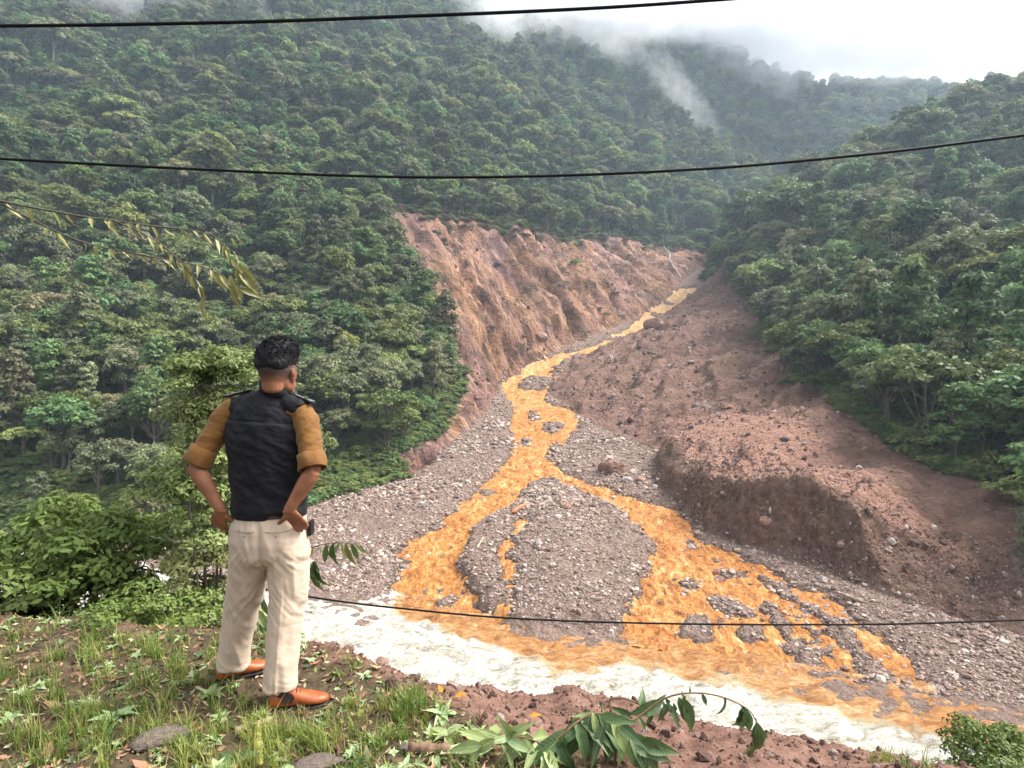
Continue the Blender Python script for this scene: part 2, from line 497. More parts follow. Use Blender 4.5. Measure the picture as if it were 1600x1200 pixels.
# ------------------------------------------------------------------ ground materials
def mat_ground():
    m = NT('valley_ground')
    p = m.pos()
    scar, soil, grav, wood = m.attr('scar'), m.attr('soil'), m.attr('gravel'), m.attr('wood')
    wet = m.attr('wet'); tread = m.attr('tread')
    # scar: strata and wash streaks that run down the face
    rot = m.mapping(p, (1, 1, 1), (0, 0, -math.radians(50.7)))
    streak = m.noise(m.mapping(rot, (0.26, 0.032, 0.042)), 1.0, 8, 0.68, 1.0)
    broad = m.noise(m.mapping(rot, (0.045, 0.016, 0.02)), 1.0, 4, 0.55, 0.4)
    fine = m.noise(p, 0.9, 6, 0.65)
    c_scar = m.ramp(streak, [(0.36, (0.090, 0.050, 0.034)), (0.44, (0.21, 0.110, 0.070)), (0.51, (0.35, 0.185, 0.118)), (0.59, (0.47, 0.270, 0.170)), (0.68, (0.60, 0.42, 0.29))])
    c_scar2 = m.ramp(streak, [(0.36, (0.11, 0.07, 0.062)), (0.5, (0.27, 0.152, 0.130)), (0.64, (0.43, 0.275, 0.235))])
    c_scar = m.mix(m.ramp(broad, [(0.42, 0.0), (0.58, 1.0)]), c_scar, c_scar2)
    orange = m.noise(m.mapping(rot, (0.09, 0.016, 0.03)), 1.3, 3, 0.5)
    tan = m.noise(m.mapping(rot, (0.035, 0.012, 0.02)), 1.0, 5, 0.65, 0.8)
    c_scar = m.mix(m.ramp(tan, [(0.48, 0.0), (0.60, 0.55)]), c_scar, m.ramp(streak, [(0.38, (0.14, 0.078, 0.042)), (0.5, (0.31, 0.175, 0.088)), (0.64, (0.47, 0.30, 0.17))]))
    c_scar = m.mix(m.ramp(orange, [(0.53, 0.0), (0.68, 0.45)]), c_scar, (0.46, 0.245, 0.125))
    c_scar = m.mix(m.ramp(m.noise(m.mapping(rot, (1.0, 0.4, 0.5)), 0.22, 7, 0.75), [(0.51, 0.0), (0.60, 0.8)]), c_scar, (0.07, 0.048, 0.036))
    # right bank soil
    sn = m.noise(p, 0.25, 7, 0.65)
    c_soil = m.ramp(sn, [(0.3, (0.13, 0.078, 0.060)), (0.5, (0.235, 0.138, 0.106)), (0.68, (0.33, 0.205, 0.162))])
    c_soil = m.mix(m.ramp(m.noise(p, 0.06, 4, 0.6), [(0.5, 0.0), (0.66, 0.65)]), c_soil, (0.17, 0.11, 0.066))
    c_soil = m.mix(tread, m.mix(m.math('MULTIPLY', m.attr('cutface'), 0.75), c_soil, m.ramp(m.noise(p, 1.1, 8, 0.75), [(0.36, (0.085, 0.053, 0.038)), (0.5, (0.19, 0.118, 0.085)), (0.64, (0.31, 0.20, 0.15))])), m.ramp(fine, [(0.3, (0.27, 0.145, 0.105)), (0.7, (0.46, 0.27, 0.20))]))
    # gravel matrix
    gn = m.noise(p, 1.3, 8, 0.7)
    c_grav = m.ramp(gn, [(0.3, (0.14, 0.094, 0.074)), (0.5, (0.29, 0.205, 0.165)), (0.7, (0.43, 0.325, 0.270))])
    c_grav = m.mix(m.ramp(m.noise(p, 0.07, 3, 0.5), [(0.45, 0.0), (0.65, 0.55)]), c_grav, (0.24, 0.165, 0.135))
    c_grav = m.mix(wet, c_grav, (0.085, 0.062, 0.05))
    # forest floor
    c_wood = m.ramp(m.noise(p, 0.4, 5, 0.6), [(0.35, (0.018, 0.03, 0.014)), (0.65, (0.05, 0.07, 0.028))])
    jag = m.math('MULTIPLY', m.math('SUBTRACT', m.noise(p, 0.35, 5, 0.65), 0.5), 1.1)
    def edge(a):
        return m.math('MULTIPLY', m.math('SUBTRACT', m.math('ADD', a, jag), 0.38), 4.0, clamp=True)
    c = m.mix(edge(wood), m.mix(edge(soil), m.mix(edge(scar), c_grav, c_scar), c_soil), c_wood)
    peb = m.voronoi(p, 1.7, 'F1')
    h = m.math('ADD', m.math('MULTIPLY', m.noise(p, 0.8, 9, 0.68), 1.0), m.math('MULTIPLY', peb, -0.25))
    h = m.math('ADD', h, m.math('MULTIPLY', streak, 1.2))
    return m.bsdf(c, 0.95, m.bump(m.math('ADD', h, m.math('MULTIPLY', m.noise(p, 0.2, 6, 0.7), 1.6)), 1.0, 1.5), 0.15)
M_GROUND = mat_ground()

cell_forest = bare > 0
reg = np.full(GX.shape, 3)                         # 0 scar 1 soil 2 gravel 3 wood
reg[SD_FAN < 0] = 2
reg[SD_SOIL < 0] = 1
reg[SD_SCAR < 0] = 0
rocky = smooth01(-SD_SCAR, -3, 3); soilw = smooth01(-SD_SOIL, -1.5, 1.5)
woodw = smooth01(bare, -4, 6)
terr_poly = lip + terr_back[::-1]
SD_TERR = sdf(terr_poly, GX, GY)
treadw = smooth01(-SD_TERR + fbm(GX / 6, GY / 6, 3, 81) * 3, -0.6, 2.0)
wetw = smooth01(-WF, -1.3, 0.3) * zone
Vall = np.stack([GX + DX, GY + DY, GT], 2).reshape(-1, 3)
Fall = grid_faces(NR, NC)
freg = reg.reshape(-1)[Fall[:, 0]]
def ground_piece(name, sel, label=None):
    fc = Fall[sel]
    used, inv = np.unique(fc, return_inverse=True)
    me = mesh_np(name, Vall[used], inv.reshape(fc.shape))
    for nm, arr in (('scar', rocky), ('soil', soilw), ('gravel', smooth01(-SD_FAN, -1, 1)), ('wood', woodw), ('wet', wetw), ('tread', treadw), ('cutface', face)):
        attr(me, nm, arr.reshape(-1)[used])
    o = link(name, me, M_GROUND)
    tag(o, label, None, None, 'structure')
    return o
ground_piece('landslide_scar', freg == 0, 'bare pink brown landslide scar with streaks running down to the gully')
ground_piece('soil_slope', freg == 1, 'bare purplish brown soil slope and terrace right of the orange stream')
ground_piece('gravel_fan', freg == 2, 'grey gravel fan split by orange muddy streams')
ground_piece('mountain_terrain', freg == 3, 'steep mountainside carrying the forest')

# ------------------------------------------------------------------ muddy streams
def mat_mud():
    m = NT('muddy_stream_water')
    p = m.pos()
    mp = m.mapping(p, (1.0, 0.55, 1.0), (0, 0, -0.15))
    n1 = m.noise(mp, 0.55, 8, 0.72, 1.6)
    n2 = m.noise(mp, 1.7, 6, 0.72, 1.4)
    n0 = m.noise(mp, 0.16, 7, 0.75, 1.5)
    f = m.math('ADD', m.math('ADD', m.math('MULTIPLY', n1, 0.38), m.math('MULTIPLY', n2, 0.37)), m.math('MULTIPLY', n0, 0.25))
    c = m.ramp(f, [(0.40, (0.095, 0.035, 0.010)), (0.45, (0.26, 0.092, 0.019)), (0.50, (0.43, 0.168, 0.037)), (0.545, (0.54, 0.26, 0.075)), (0.60, (0.65, 0.46, 0.25))])
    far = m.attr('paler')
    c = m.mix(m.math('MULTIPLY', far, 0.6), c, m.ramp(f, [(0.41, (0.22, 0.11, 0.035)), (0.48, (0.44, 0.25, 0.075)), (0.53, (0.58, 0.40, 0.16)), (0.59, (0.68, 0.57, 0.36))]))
    return m.bsdf(c, 0.42, m.bump(f, 1.0, 0.9), 0.3)
M_MUD = mat_mud()
nr2, nc2 = 660, 470
yr2 = np.exp(np.linspace(math.log(45.0), math.log(400.0), nr2))
sc2 = np.linspace(-0.36, 0.80, nc2)
y2 = np.repeat(yr2[:, None], nc2, 1); x2 = sc2[None, :] * y2
w2 = water_field(x2, y2)
sdi2 = sdf(island, x2, y2)
base2 = interp_grid(GB, x2, y2) + (fbm(x2 / 16, y2 / 16, 3, 41) * 0.55) + (smooth01(-sdi2, -0.3, 1.6) * 1.0 + smooth01(-sdi2, 1, 12) * 0.9) * 0.97
fr2 = smooth01(y2, 90, 220)
turb = ((ridged(x2 / 1.7, y2 / 2.6, 3, 91) - 0.4) * 0.42 + fbm(x2 / 0.8, y2 / 1.0, 2, 95) * 0.2) * (1 - fr2) + (ridged(x2 / 4.0, y2 / 6.0, 3, 92) - 0.4) * 0.8 * fr2
z2 = base2 - 0.22 * np.clip(y2 / 110, 1, 2.0) + turb * smooth01(-w2, -0.2, 1.0) - 0.5 * smooth01(w2, 0.0, 0.9)
keep_v = (w2 < 0.9) & (sdf(fan_poly, x2, y2) < 1.0) & (fan_t(x2, y2) > -1.2)
f2 = grid_faces(nr2, nc2)
f2 = f2[keep_v.reshape(-1)[f2].all(1)]
used, inv = np.unique(f2, return_inverse=True)
me = mesh_np('muddy_stream', np.stack([x2, y2, z2], 2).reshape(-1, 3)[used], inv.reshape(f2.shape))
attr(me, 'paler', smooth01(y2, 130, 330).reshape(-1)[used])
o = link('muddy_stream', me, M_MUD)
tag(o, 'orange muddy stream braiding down the gravel fan', None, None, 'structure')

# ------------------------------------------------------------------ the pale river below
def mat_river():
    m = NT('river_water')
    p = m.pos()
    mud = m.attr('mud')
    flow = m.mapping(p, (0.42, 1.0, 1.0), (0, 0, math.radians(21)))
    n1 = m.noise(flow, 0.55, 9, 0.72, 1.8)
    n2 = m.noise(flow, 2.4, 6, 0.7, 1.2)
    f = m.math('ADD', m.math('MULTIPLY', n1, 0.6), m.math('MULTIPLY', n2, 0.4))
    cw = m.ramp(f, [(0.38, (0.24, 0.20, 0.13)), (0.45, (0.44, 0.40, 0.30)), (0.50, (0.60, 0.57, 0.49)), (0.57, (0.74, 0.73, 0.69))])
    co = m.ramp(f, [(0.38, (0.20, 0.08, 0.020)), (0.45, (0.36, 0.15, 0.040)), (0.52, (0.49, 0.235, 0.08)), (0.60, (0.60, 0.39, 0.19))])
    cm = m.ramp(f, [(0.36, (0.40, 0.24, 0.10)), (0.5, (0.54, 0.38, 0.20)), (0.66, (0.64, 0.55, 0.40))])
    j = m.math('ADD', mud, m.math('MULTIPLY', m.math('SUBTRACT', n1, 0.5), 0.55))
    c = m.mix(m.math('MULTIPLY', m.math('SUBTRACT', j, 0.22), 4.0, clamp=True), cw, cm)
    c = m.mix(m.math('MULTIPLY', m.math('SUBTRACT', j, 0.60), 5.0, clamp=True), c, co)
    return m.bsdf(c, 0.3, m.bump(f, 1.0, 1.1), 0.4)
M_RIVER = mat_river()
def plane_px(px, py, z=RIVZ):
    d = (CAMZ - z) * F / (py - 600)
    return ((px - 800) / F * d, d)
uu = np.arange(-118, 78, 0.34); vv = np.arange(-34, 4.6, 0.34)
UU, VV = np.meshgrid(uu, vv)
fx, fy = 0.9317, -0.3633
ox, oy = 0.0, 60.7
RX = ox + UU * fx - VV * fy; RY = oy + UU * fy + VV * fx
mud_line = [plane_px(*q) for q in [(600, 905), (622, 955), (660, 975), (760, 1000), (830, 1030), (870, 1055), (960, 1038), (1060, 1052), (1140, 1068), (1240, 1094), (1420, 1140), (1700, 1215)]]
mud_poly = mud_line + [(80, 40), (60, 60), (0, 90), (-15, 85)]
sdm = sdf(mud_poly, RX, RY)
widen = 0.8 + 1.6 * smooth01(RX, -8, 30)
mud = smooth01(-(sdm + fbm(UU / 6, VV / 2.2, 4, 101) * 2.6) / widen, -1.0, 1.2)
mud = mud * (1 - 0.5 * smooth01(RX, 8, 40) * smooth01(-fan_t(RX, RY), 5, 14))
wave = (ridged(UU / 4.2 + fbm(UU / 5, VV / 5, 2, 104), VV / 2.0, 3, 103) - 0.45) * 0.75 + fbm(UU / 1.3, VV / 0.8, 3, 105) * 0.36
RZ = RIVZ - 0.1 + wave * smooth01(-VV, -4.5, -0.5) + 0.0 * RX
me = mesh_np('river', np.stack([RX, RY, RZ], 2).reshape(-1, 3), grid_faces(len(vv), len(uu)))
attr(me, 'mud', mud.reshape(-1))
o = link('river', me, M_RIVER)
tag(o, 'pale foaming river turning orange where the muddy streams join it', None, None, 'structure')

# ------------------------------------------------------------------ rocks
def rock_mesh(name, seed, sub=2, flat=0.7, jag=0.28):
    bm = bmesh.new()
    bmesh.ops.create_icosphere(bm, subdivisions=sub, radius=1.0)
    rr = random.Random(seed)
    pl = [(Vector((rr.gauss(0, 1), rr.gauss(0, 1), rr.gauss(0, 1))).normalized(), rr.uniform(0.55, 0.95)) for _ in range(9)]
    for v in bm.verts:
        d = v.co.normalized()
        r = 1.0
        for n, h in pl:
            c = d.dot(n)
            if c > 0.2: r = min(r, h / c)
        r *= 1 + rr.uniform(-1, 1) * jag * 0.25
        v.co = d * r
    sx, sy, sz = rr.uniform(0.8, 1.3), rr.uniform(0.7, 1.1), flat * rr.uniform(0.75, 1.15)
    for v in bm.verts: v.co = Vector((v.co.x * sx, v.co.y * sy, v.co.z * sz))
    me = bpy.data.meshes.new(name); bm.to_mesh(me); bm.free()
    return me
def mat_rock(name, stops, scale=1.0, rnd=True):
    m = NT(name)
    oc = m.obj()
    rn = m.n('ShaderNodeObjectInfo').outputs['Random']
    base = m.ramp(rn, stops)
    n = m.noise(oc, 2.2 * scale, 6, 0.65)
    c = m.mix(m.ramp(n, [(0.35, 0.0), (0.65, 1.0)]), m.mix(0.55, base, (0.05, 0.04, 0.035)), base)
    return m.bsdf(c, 0.85, m.bump(n, 0.5, 0.15), 0.25)
M_COB = mat_rock('cobble_stone', [(0.0, (0.13, 0.088, 0.070)), (0.3, (0.27, 0.190, 0.152)), (0.6, (0.41, 0.305, 0.250)), (0.9, (0.50, 0.395, 0.33)), (1.0, (0.62, 0.53, 0.465))])
M_REDROCK = mat_rock('reddish_boulder_stone', [(0.0, (0.26, 0.15, 0.11)), (1.0, (0.36, 0.22, 0.17))])
M_GREYROCK = mat_rock('grey_boulder_stone', [(0.0, (0.14, 0.11, 0.10)), (0.5, (0.26, 0.21, 0.19)), (1.0, (0.42, 0.36, 0.33))])

def gn_scatter(name, protos, pts, scl, rot, idx):
    """one object whose points carry copies of the prototype meshes"""
    me = bpy.data.meshes.new(name)
    me.vertices.add(len(pts)); me.vertices.foreach_set('co', np.ascontiguousarray(pts, np.float32).ravel())
    a = me.attributes.new('p_scale', 'FLOAT_VECTOR', 'POINT'); a.data.foreach_set('vector', np.ascontiguousarray(scl, np.float32).ravel())
    a = me.attributes.new('p_rot', 'FLOAT_VECTOR', 'POINT'); a.data.foreach_set('vector', np.ascontiguousarray(rot, np.float32).ravel())
    a = me.attributes.new('p_idx', 'INT', 'POINT'); a.data.foreach_set('value', np.ascontiguousarray(idx, np.int32))
    o = link(name, me)
    ng = bpy.data.node_groups.new(name + '_nodes', 'GeometryNodeTree')
    ng.interface.new_socket('Geometry', in_out='INPUT', socket_type='NodeSocketGeometry')
    ng.interface.new_socket('Geometry', in_out='OUTPUT', socket_type='NodeSocketGeometry')
    N = ng.nodes
    gi = N.new('NodeGroupInput'); go = N.new('NodeGroupOutput')
    iop = N.new('GeometryNodeInstanceOnPoints')
    pc = bpy.data.collections.new(name + '_kinds')
    for k_, pm in enumerate(protos):
        po = bpy.data.objects.new('%s_kind_%02d' % (name, k_), pm)
        pc.objects.link(po)
    ci = N.new('GeometryNodeCollectionInfo')
    ci.inputs['Collection'].default_value = pc
    ci.inputs['Separate Children'].default_value = True
    ci.inputs['Reset Children'].default_value = True
    def named(nm, dt):
        nd = N.new('GeometryNodeInputNamedAttribute'); nd.data_type = dt; nd.inputs['Name'].default_value = nm
        return nd.outputs['Attribute']
    L = ng.links.new
    L(gi.outputs[0], iop.inputs['Points'])
    L(ci.outputs[0], iop.inputs['Instance'])
    iop.inputs['Pick Instance'].default_value = True
    L(named('p_idx', 'INT'), iop.inputs['Instance Index'])
    e2r = N.new('FunctionNodeEulerToRotation')
    L(named('p_rot', 'FLOAT_VECTOR'), e2r.inputs[0])
    L(e2r.outputs[0], iop.inputs['Rotation'])
    L(named('p_scale', 'FLOAT_VECTOR'), iop.inputs['Scale'])
    L(iop.outputs[0], go.inputs[0])
    md = o.modifiers.new('scatter', 'NODES')
    md.node_group = ng
    return o

cob_protos = []
for k_ in range(8):
    mm = rock_mesh('cobble_%d' % k_, 200 + k_, 1, 0.62)
    mm.materials.append(M_COB); cob_protos.append(mm)
n_try = 330000
ty = np.exp(RNG.uniform(math.log(44), math.log(300), n_try)); tx = RNG.uniform(-0.95, 0.95, n_try) * ty
sf = sdf(fan_poly, tx, ty); ok = (sf < 0.5) & (fan_t(tx, ty) > -1.0)
tx, ty = tx[ok], ty[ok]
wv = water_field(tx, ty)
dens = fbm(tx / 9, ty / 9, 3, 111)
keep = (wv > 0.1) | (RNG.uniform(0, 1, len(wv)) < 0.05 + 0.3 * np.clip(fbm(tx / 4, ty / 4, 3, 112), 0, 1)) | ((wv > -0.8) & (RNG.uniform(0, 1, len(wv)) < 0.4))
keep &= RNG.uniform(0, 1, len(wv)) < 0.78 + dens * 0.9
tx, ty, wv = tx[keep], ty[keep], wv[keep]
r = 0.095 * (1 - RNG.uniform(0, 0.99, len(tx))) ** -0.42 * (1 + 0.7 * fbm(tx / 14, ty / 14, 2, 113)) * np.clip(ty / 80, 0.75, 2.3)
r = np.minimum(r, 0.6 * np.clip(ty / 80, 0.8, 1.6))
tz_ = interp_grid(GT, tx, ty) + r * 0.18
tz_ = np.where(wv < 0, tz_ + 0.25, tz_)
sel = slice(0, 110000)
cob = gn_scatter('gravel_stones', cob_protos, np.stack([tx, ty, tz_], 1)[sel], np.stack([r, r, r], 1)[sel],
                 RNG.uniform(-0.4, 0.4, (len(tx), 3))[sel] + np.stack([0 * tx, 0 * tx, RNG.uniform(0, 6.28, len(tx))], 1)[sel], RNG.integers(0, 8, len(tx))[sel])
tag(cob, 'loose grey cobbles covering the gravel fan', 'gravel', None, 'stuff')
print('cobbles', len(tx))
# rubble on the bare soil slopes
n_try = 110000
ty = np.exp(RNG.uniform(math.log(55), math.log(380), n_try)); tx = RNG.uniform(-0.3, 0.95, n_try) * ty
ss = np.minimum(sdf(rsoil_poly, tx, ty), sdf(scar_poly, tx, ty) + 1.5)
keep = (ss < 0) & (RNG.uniform(0, 1, n_try) < 0.12 + 0.5 * interp_grid(face, tx, ty) + np.clip(fbm(tx / 12, ty / 12, 3, 121), 0, 1) * 1.0)
tx, ty = tx[keep], ty[keep]
r = 0.12 * (1 - RNG.uniform(0, 0.99, len(tx))) ** -0.42 * np.clip(ty / 100, 0.7, 2.4)
r = np.minimum(r, 1.3)
M_SOILROCK = mat_rock('soil_clod', [(0.0, (0.10, 0.06, 0.045)), (0.4, (0.19, 0.11, 0.085)), (0.75, (0.30, 0.185, 0.15)), (0.93, (0.40, 0.29, 0.25)), (1.0, (0.58, 0.52, 0.48))])
clod = []
for k_ in range(6):
    mm = rock_mesh('clod_%d' % k_, 300 + k_, 1, 0.7); mm.materials.append(M_SOILROCK); clod.append(mm)
rub = gn_scatter('slope_rubble', clod, np.stack([tx, ty, interp_grid(GT, tx, ty) + r * 0.15], 1), np.stack([r, r, r], 1),
                 RNG.uniform(-3, 3, (len(tx), 3)), RNG.integers(0, 6, len(tx)))
tag(rub, 'brown clods and stones strewn over the bare slopes', 'rubble', None, 'stuff')
print('rubble', len(tx))

# boulders that stand out one by one: (px, py of the foot, width px, material, label, sink)
boulders = [
    (1026, 512, 38, 'r', 'huge reddish boulder beside the upper bend of the stream'),
    (958, 740, 46, 'r', 'large rounded red brown boulder on the gravel right of the stream'),
    (1002, 752, 18, 'r', 'red boulder at the foot of the right bank behind the big one'),
    (980, 752, 16, 'g', 'pale slab leaning beside the large red brown boulder'),
    (1106, 640, 17, 'g', 'pale pinkish block at the back of the bare terrace'),
    (1088, 636, 14, 'g', 'grey block left of the pale one at the back of the terrace'),
    (1136, 638, 20, 'r', 'long brown rock half buried behind the terrace'),
    (1082, 858, 16, 'g', 'grey boulder where the right stream touches the cut bank'),
    (1090, 836, 13, 'r', 'small red rock at the foot of the cut bank'),
    (752, 786, 15, 'r', 'reddish boulder standing in the left orange channel'),
    (744, 792, 10, 'g', 'dark stone beside the reddish boulder in the left channel'),
    (633, 893, 24, 'g', 'grey boulder parting the water at the left edge of the orange stream'),
    (885, 795, 26, 'r', 'low red brown boulder at the head of the gravel island'),
    (1208, 712, 22, 'r', 'dark slab near the right edge of the terrace'),
    (1225, 726, 18, 'r', 'brown slab by the terrace lip at the right'),
    (1228, 690, 16, 'g', 'grey slab on the terrace farther back'),
    (1200, 820, 26, 'r', 'pinkish rock bedded in the cut face of the terrace'),
    (813, 738, 9, 'g', 'small dark stone poking out of the orange stream'),
    (1140, 955, 12, 'g', 'grey boulder on the round gravel bar of the right stream'),
    (1020, 1000, 11, 'g', 'lone dark stone in the orange shallows'),
    (1165, 1025, 14, 'g', 'dark boulder near the meeting of the orange and pale water'),
    (1100, 985, 14, 'g', 'dark boulder on the gravel bar below the cable'),
    (850, 604, 13, 'g', 'grey boulder on the bar where the stream leaves the gully'),
    (826, 600, 11, 'g', 'smaller grey boulder at the left of the upper bar'),
    (868, 592, 11, 'g', 'pale boulder at the upper end of the bar in the gully mouth'),
    (846, 532, 26, 'r', 'dark shaded outcrop low on the landslide scar'),
    (1080, 568, 12, 'g', 'grey rock lying on the brown gully side right of the ridge'),
    (598, 1040, 0, 'r', ''),
]
bid = 0
for (px, py, wpx, kind, lab) in boulders:
    if not lab: continue
    h_ = hit(px, py, GT)
    rad = wpx / F * h_[1] * 0.5
    bm_ = rock_mesh('boulder', 500 + bid, 3, 0.72, 0.25)
    bm_.materials.append(M_REDROCK if kind == 'r' else M_GREYROCK)
    o = link('boulder', bm_)
    o.location = (h_[0], h_[1] + rad * 0.4, h_[2] + rad * 0.22)
    o.scale = (rad, rad, rad)
    o.rotation_euler = (0, 0, random.uniform(0, 6.28))
    tag(o, lab, 'boulder', 'boulders along the stream')
    bid += 1
rb_ = random.Random(5)
nb_ = 0
while nb_ < 26:
    px, py = rb_.uniform(500, 1500), rb_.uniform(640, 985)
    h_ = hit(px, py, GT)
    if float(sdf(fan_poly, np.array([h_[0]]), np.array([h_[1]]))[0]) > -2 or fan_t(h_[0], h_[1]) < 2: continue
    wv_ = float(interp_grid(WF, h_[0], h_[1]))
    if wv_ < -1.5: continue
    rad = rb_.uniform(0.35, 0.75) * max(1.0, h_[1] / 100)
    bm_ = rock_mesh('boulder', 900 + nb_, 3, 0.7, 0.25); bm_.materials.append(M_GREYROCK if rb_.random() < 0.7 else M_REDROCK)
    o = link('boulder', bm_); o.location = (h_[0], h_[1], h_[2] + rad * 0.15); o.scale = (rad, rad, rad); o.rotation_euler = (0, 0, rb_.uniform(0, 6.28))
    side = 'left gravel flat' if px < 640 else ('gravel island between the streams' if px < 1010 and py > 745 else ('gravel beside the upper stream' if py < 745 else 'gravel right of the streams'))
    tag(o, 'half buried rounded boulder on the %s' % side, 'boulder', 'half buried boulders on the %s' % side)
    nb_ += 1
pr = plane_px(598, 1036)
o = link('boulder', rock_mesh('boulder', 640, 3, 0.75, 0.25), M_REDROCK)
o.location = (pr[0], pr[1], RIVZ + 0.25); o.scale = (0.62, 0.6, 0.6)
tag(o, 'wet brown boulder standing alone in the white river', 'boulder', 'boulders along the stream')
for (px, py, wd) in ((535, 1016, 0.28), (655, 1056, 0.22)):
    pr = plane_px(px, py)
    o = link('boulder', rock_mesh('boulder', 650 + px, 2, 0.7, 0.25), M_GREYROCK)
    o.location = (pr[0], pr[1], RIVZ + 0.12); o.scale = (wd, wd, wd)
    tag(o, 'small dark stone in the white river left of the brown boulder' if px < 600 else 'small dark stone near the white river bank right of the brown boulder', 'boulder', 'boulders along the stream')

# driftwood on the gravel and the thread of a waterfall on the far scar
def drift(px0, py0, px1, py1, r, col, label):
    a, b = Vector(hit(px0, py0, GT)), Vector(hit(px1, py1, GT))
    a.z += r * 1.2; b.z += r * 1.2
    n = 9
    path = [a.lerp(b, i / (n - 1)) + Vector((0, 0, random.uniform(-0.3, 0.3) * r)) for i in range(n)]
    V, Fq = [], []
    seg = 8
    for i, q in enumerate(path):
        d = (b - a).normalized(); u_ = d.cross(Vector((0, 0, 1))).normalized(); v_ = u_.cross(d)
        rr_ = r * (0.15 if i in (0, n - 1) else random.uniform(0.8, 1.1) * (1 - 0.35 * i / n))
        for k_ in range(seg):
            an = 2 * math.pi * k_ / seg
            V.append(tuple(q + u_ * math.cos(an) * rr_ + v_ * math.sin(an) * rr_))
    for i in range(n - 1):
        for k_ in range(seg): Fq.append((i * seg + k_, i * seg + (k_ + 1) % seg, (i + 1) * seg + (k_ + 1) % seg, (i + 1) * seg + k_))
    m = NT('driftwood')
    nz = m.noise(m.obj(), 3, 5, 0.6)
    m.bsdf(m.ramp(nz, [(0.3, tuple(c * 0.6 for c in col)), (0.7, col)]), 0.85)
    o = link('driftwood_log', mesh_np('driftwood_log', np.array(V), np.array(Fq)), m.m)
    tag(o, label, 'log', 'driftwood on the gravel')
drift(800, 806, 824, 790, 0.42, (0.42, 0.17, 0.10), 'reddish driftwood log at the head of the gravel island')
drift(745, 858, 757, 840, 0.14, (0.50, 0.38, 0.25), 'thin pale driftwood pole left of the small rivulet')
drift(700, 590, 706, 560, 0.3, (0.30, 0.22, 0.17), 'snapped trunk leaning at the foot of the scar by the trees')
drift(1310, 930, 1352, 945, 0.22, (0.33, 0.25, 0.19), 'grey driftwood trunk on the gravel at the right')
drift(520, 815, 548, 806, 0.16, (0.20, 0.13, 0.10), 'dark driftwood pole on the left gravel flat')
wfp = [Vector(hit(*q, GT)) for q in [(1036, 388), (1039, 393), (1044, 396), (1046, 402), (1045, 408), (1048, 413), (1050, 418), (1055, 423), (1057, 430), (1063, 436)]]
V, Fq = [], []
for i, q in enumerate(wfp):
    w_ = 0.18 + 0.15 * random.random()
    for dx, dz in ((-w_, 0.9), (0, 1.5), (w_, 0.9)): V.append((q.x + dx, q.y - 2.2, q.z + dz))
for i in range(len(wfp) - 1):
    a = i * 3; Fq += [(a, a + 1, a + 4, a + 3), (a + 1, a + 2, a + 5, a + 4)]
m = NT('waterfall_foam'); m.bsdf((0.50, 0.48, 0.44), 0.5)
tag(link('waterfall', mesh_np('waterfall', np.array(V), np.array(Fq)), m.m), 'thin white waterfall threading down the far end of the scar', 'waterfall')

# ------------------------------------------------------------------ trees
def mat_leaf(name, dark, mid, light, alt):
    m = NT(name)
    rn = m.n('ShaderNodeObjectInfo').outputs['Random']
    p = m.pos()
    tone = m.noise(p, 0.8, 3, 0.6)
    c = m.ramp(tone, [(0.3, dark), (0.5, mid), (0.72, light)])
    c = m.mix(m.ramp(rn, [(0.0, 0.0), (0.45, 0.35), (0.8, 0.05), (0.90, 0.75), (1.0, 0.15)]), c, alt)
    c = m.mix(m.ramp(m.noise(p, 0.012, 3, 0.5), [(0.35, 0.0), (0.7, 0.45)]), c, m.mix(0.5, c, (0.075, 0.085, 0.035)))
    rn2 = m.math('FRACT', m.math('MULTIPLY', rn, 17.31))
    c = m.mix(1.0, c, m.ramp(rn2, [(0.0, 0.55), (0.5, 0.95), (0.85, 1.25), (1.0, 1.6)]), 'MULTIPLY')
    b = m.n('ShaderNodeBsdfPrincipled')
    m.l(c, b.inputs['Base Color'])
    b.inputs['Roughness'].default_value = 0.6
    b.inputs['Specular IOR Level'].default_value = 0.25
    tr = m.n('ShaderNodeBsdfTranslucent')
    m.l(c, tr.inputs['Color'])
    mx = m.n('ShaderNodeMixShader'); mx.inputs[0].default_value = 0.3
    m.l(b.outputs[0], mx.inputs[1]); m.l(tr.outputs[0], mx.inputs[2])
    m.l(mx.outputs[0], m.out.inputs['Surface'])
    return m.m
M_LEAF = [mat_leaf('forest_leaves_blue', (0.050, 0.105, 0.040), (0.098, 0.185, 0.068), (0.180, 0.280, 0.100), (0.190, 0.235, 0.065)),
          mat_leaf('forest_leaves_olive', (0.072, 0.108, 0.032), (0.140, 0.192, 0.058), (0.240, 0.290, 0.098), (0.26, 0.255, 0.075)),
          mat_leaf('forest_leaves_lime', (0.050, 0.085, 0.018), (0.110, 0.165, 0.030), (0.190, 0.235, 0.050), (0.22, 0.21, 0.06)),
          mat_leaf('forest_leaves_grey', (0.075, 0.098, 0.048), (0.145, 0.178, 0.088), (0.240, 0.272, 0.148), (0.25, 0.215, 0.11))]
def mat_bark():
    m = NT('bark')
    p = m.obj()
    n = m.noise(m.mapping(p, (6, 6, 0.8)), 1.0, 5, 0.6)
    c = m.ramp(n, [(0.3, (0.045, 0.035, 0.026)), (0.7, (0.17, 0.145, 0.115))])
    return m.bsdf(c, 0.9, m.bump(n, 0.5, 0.1), 0.2)
M_BARK = mat_bark()

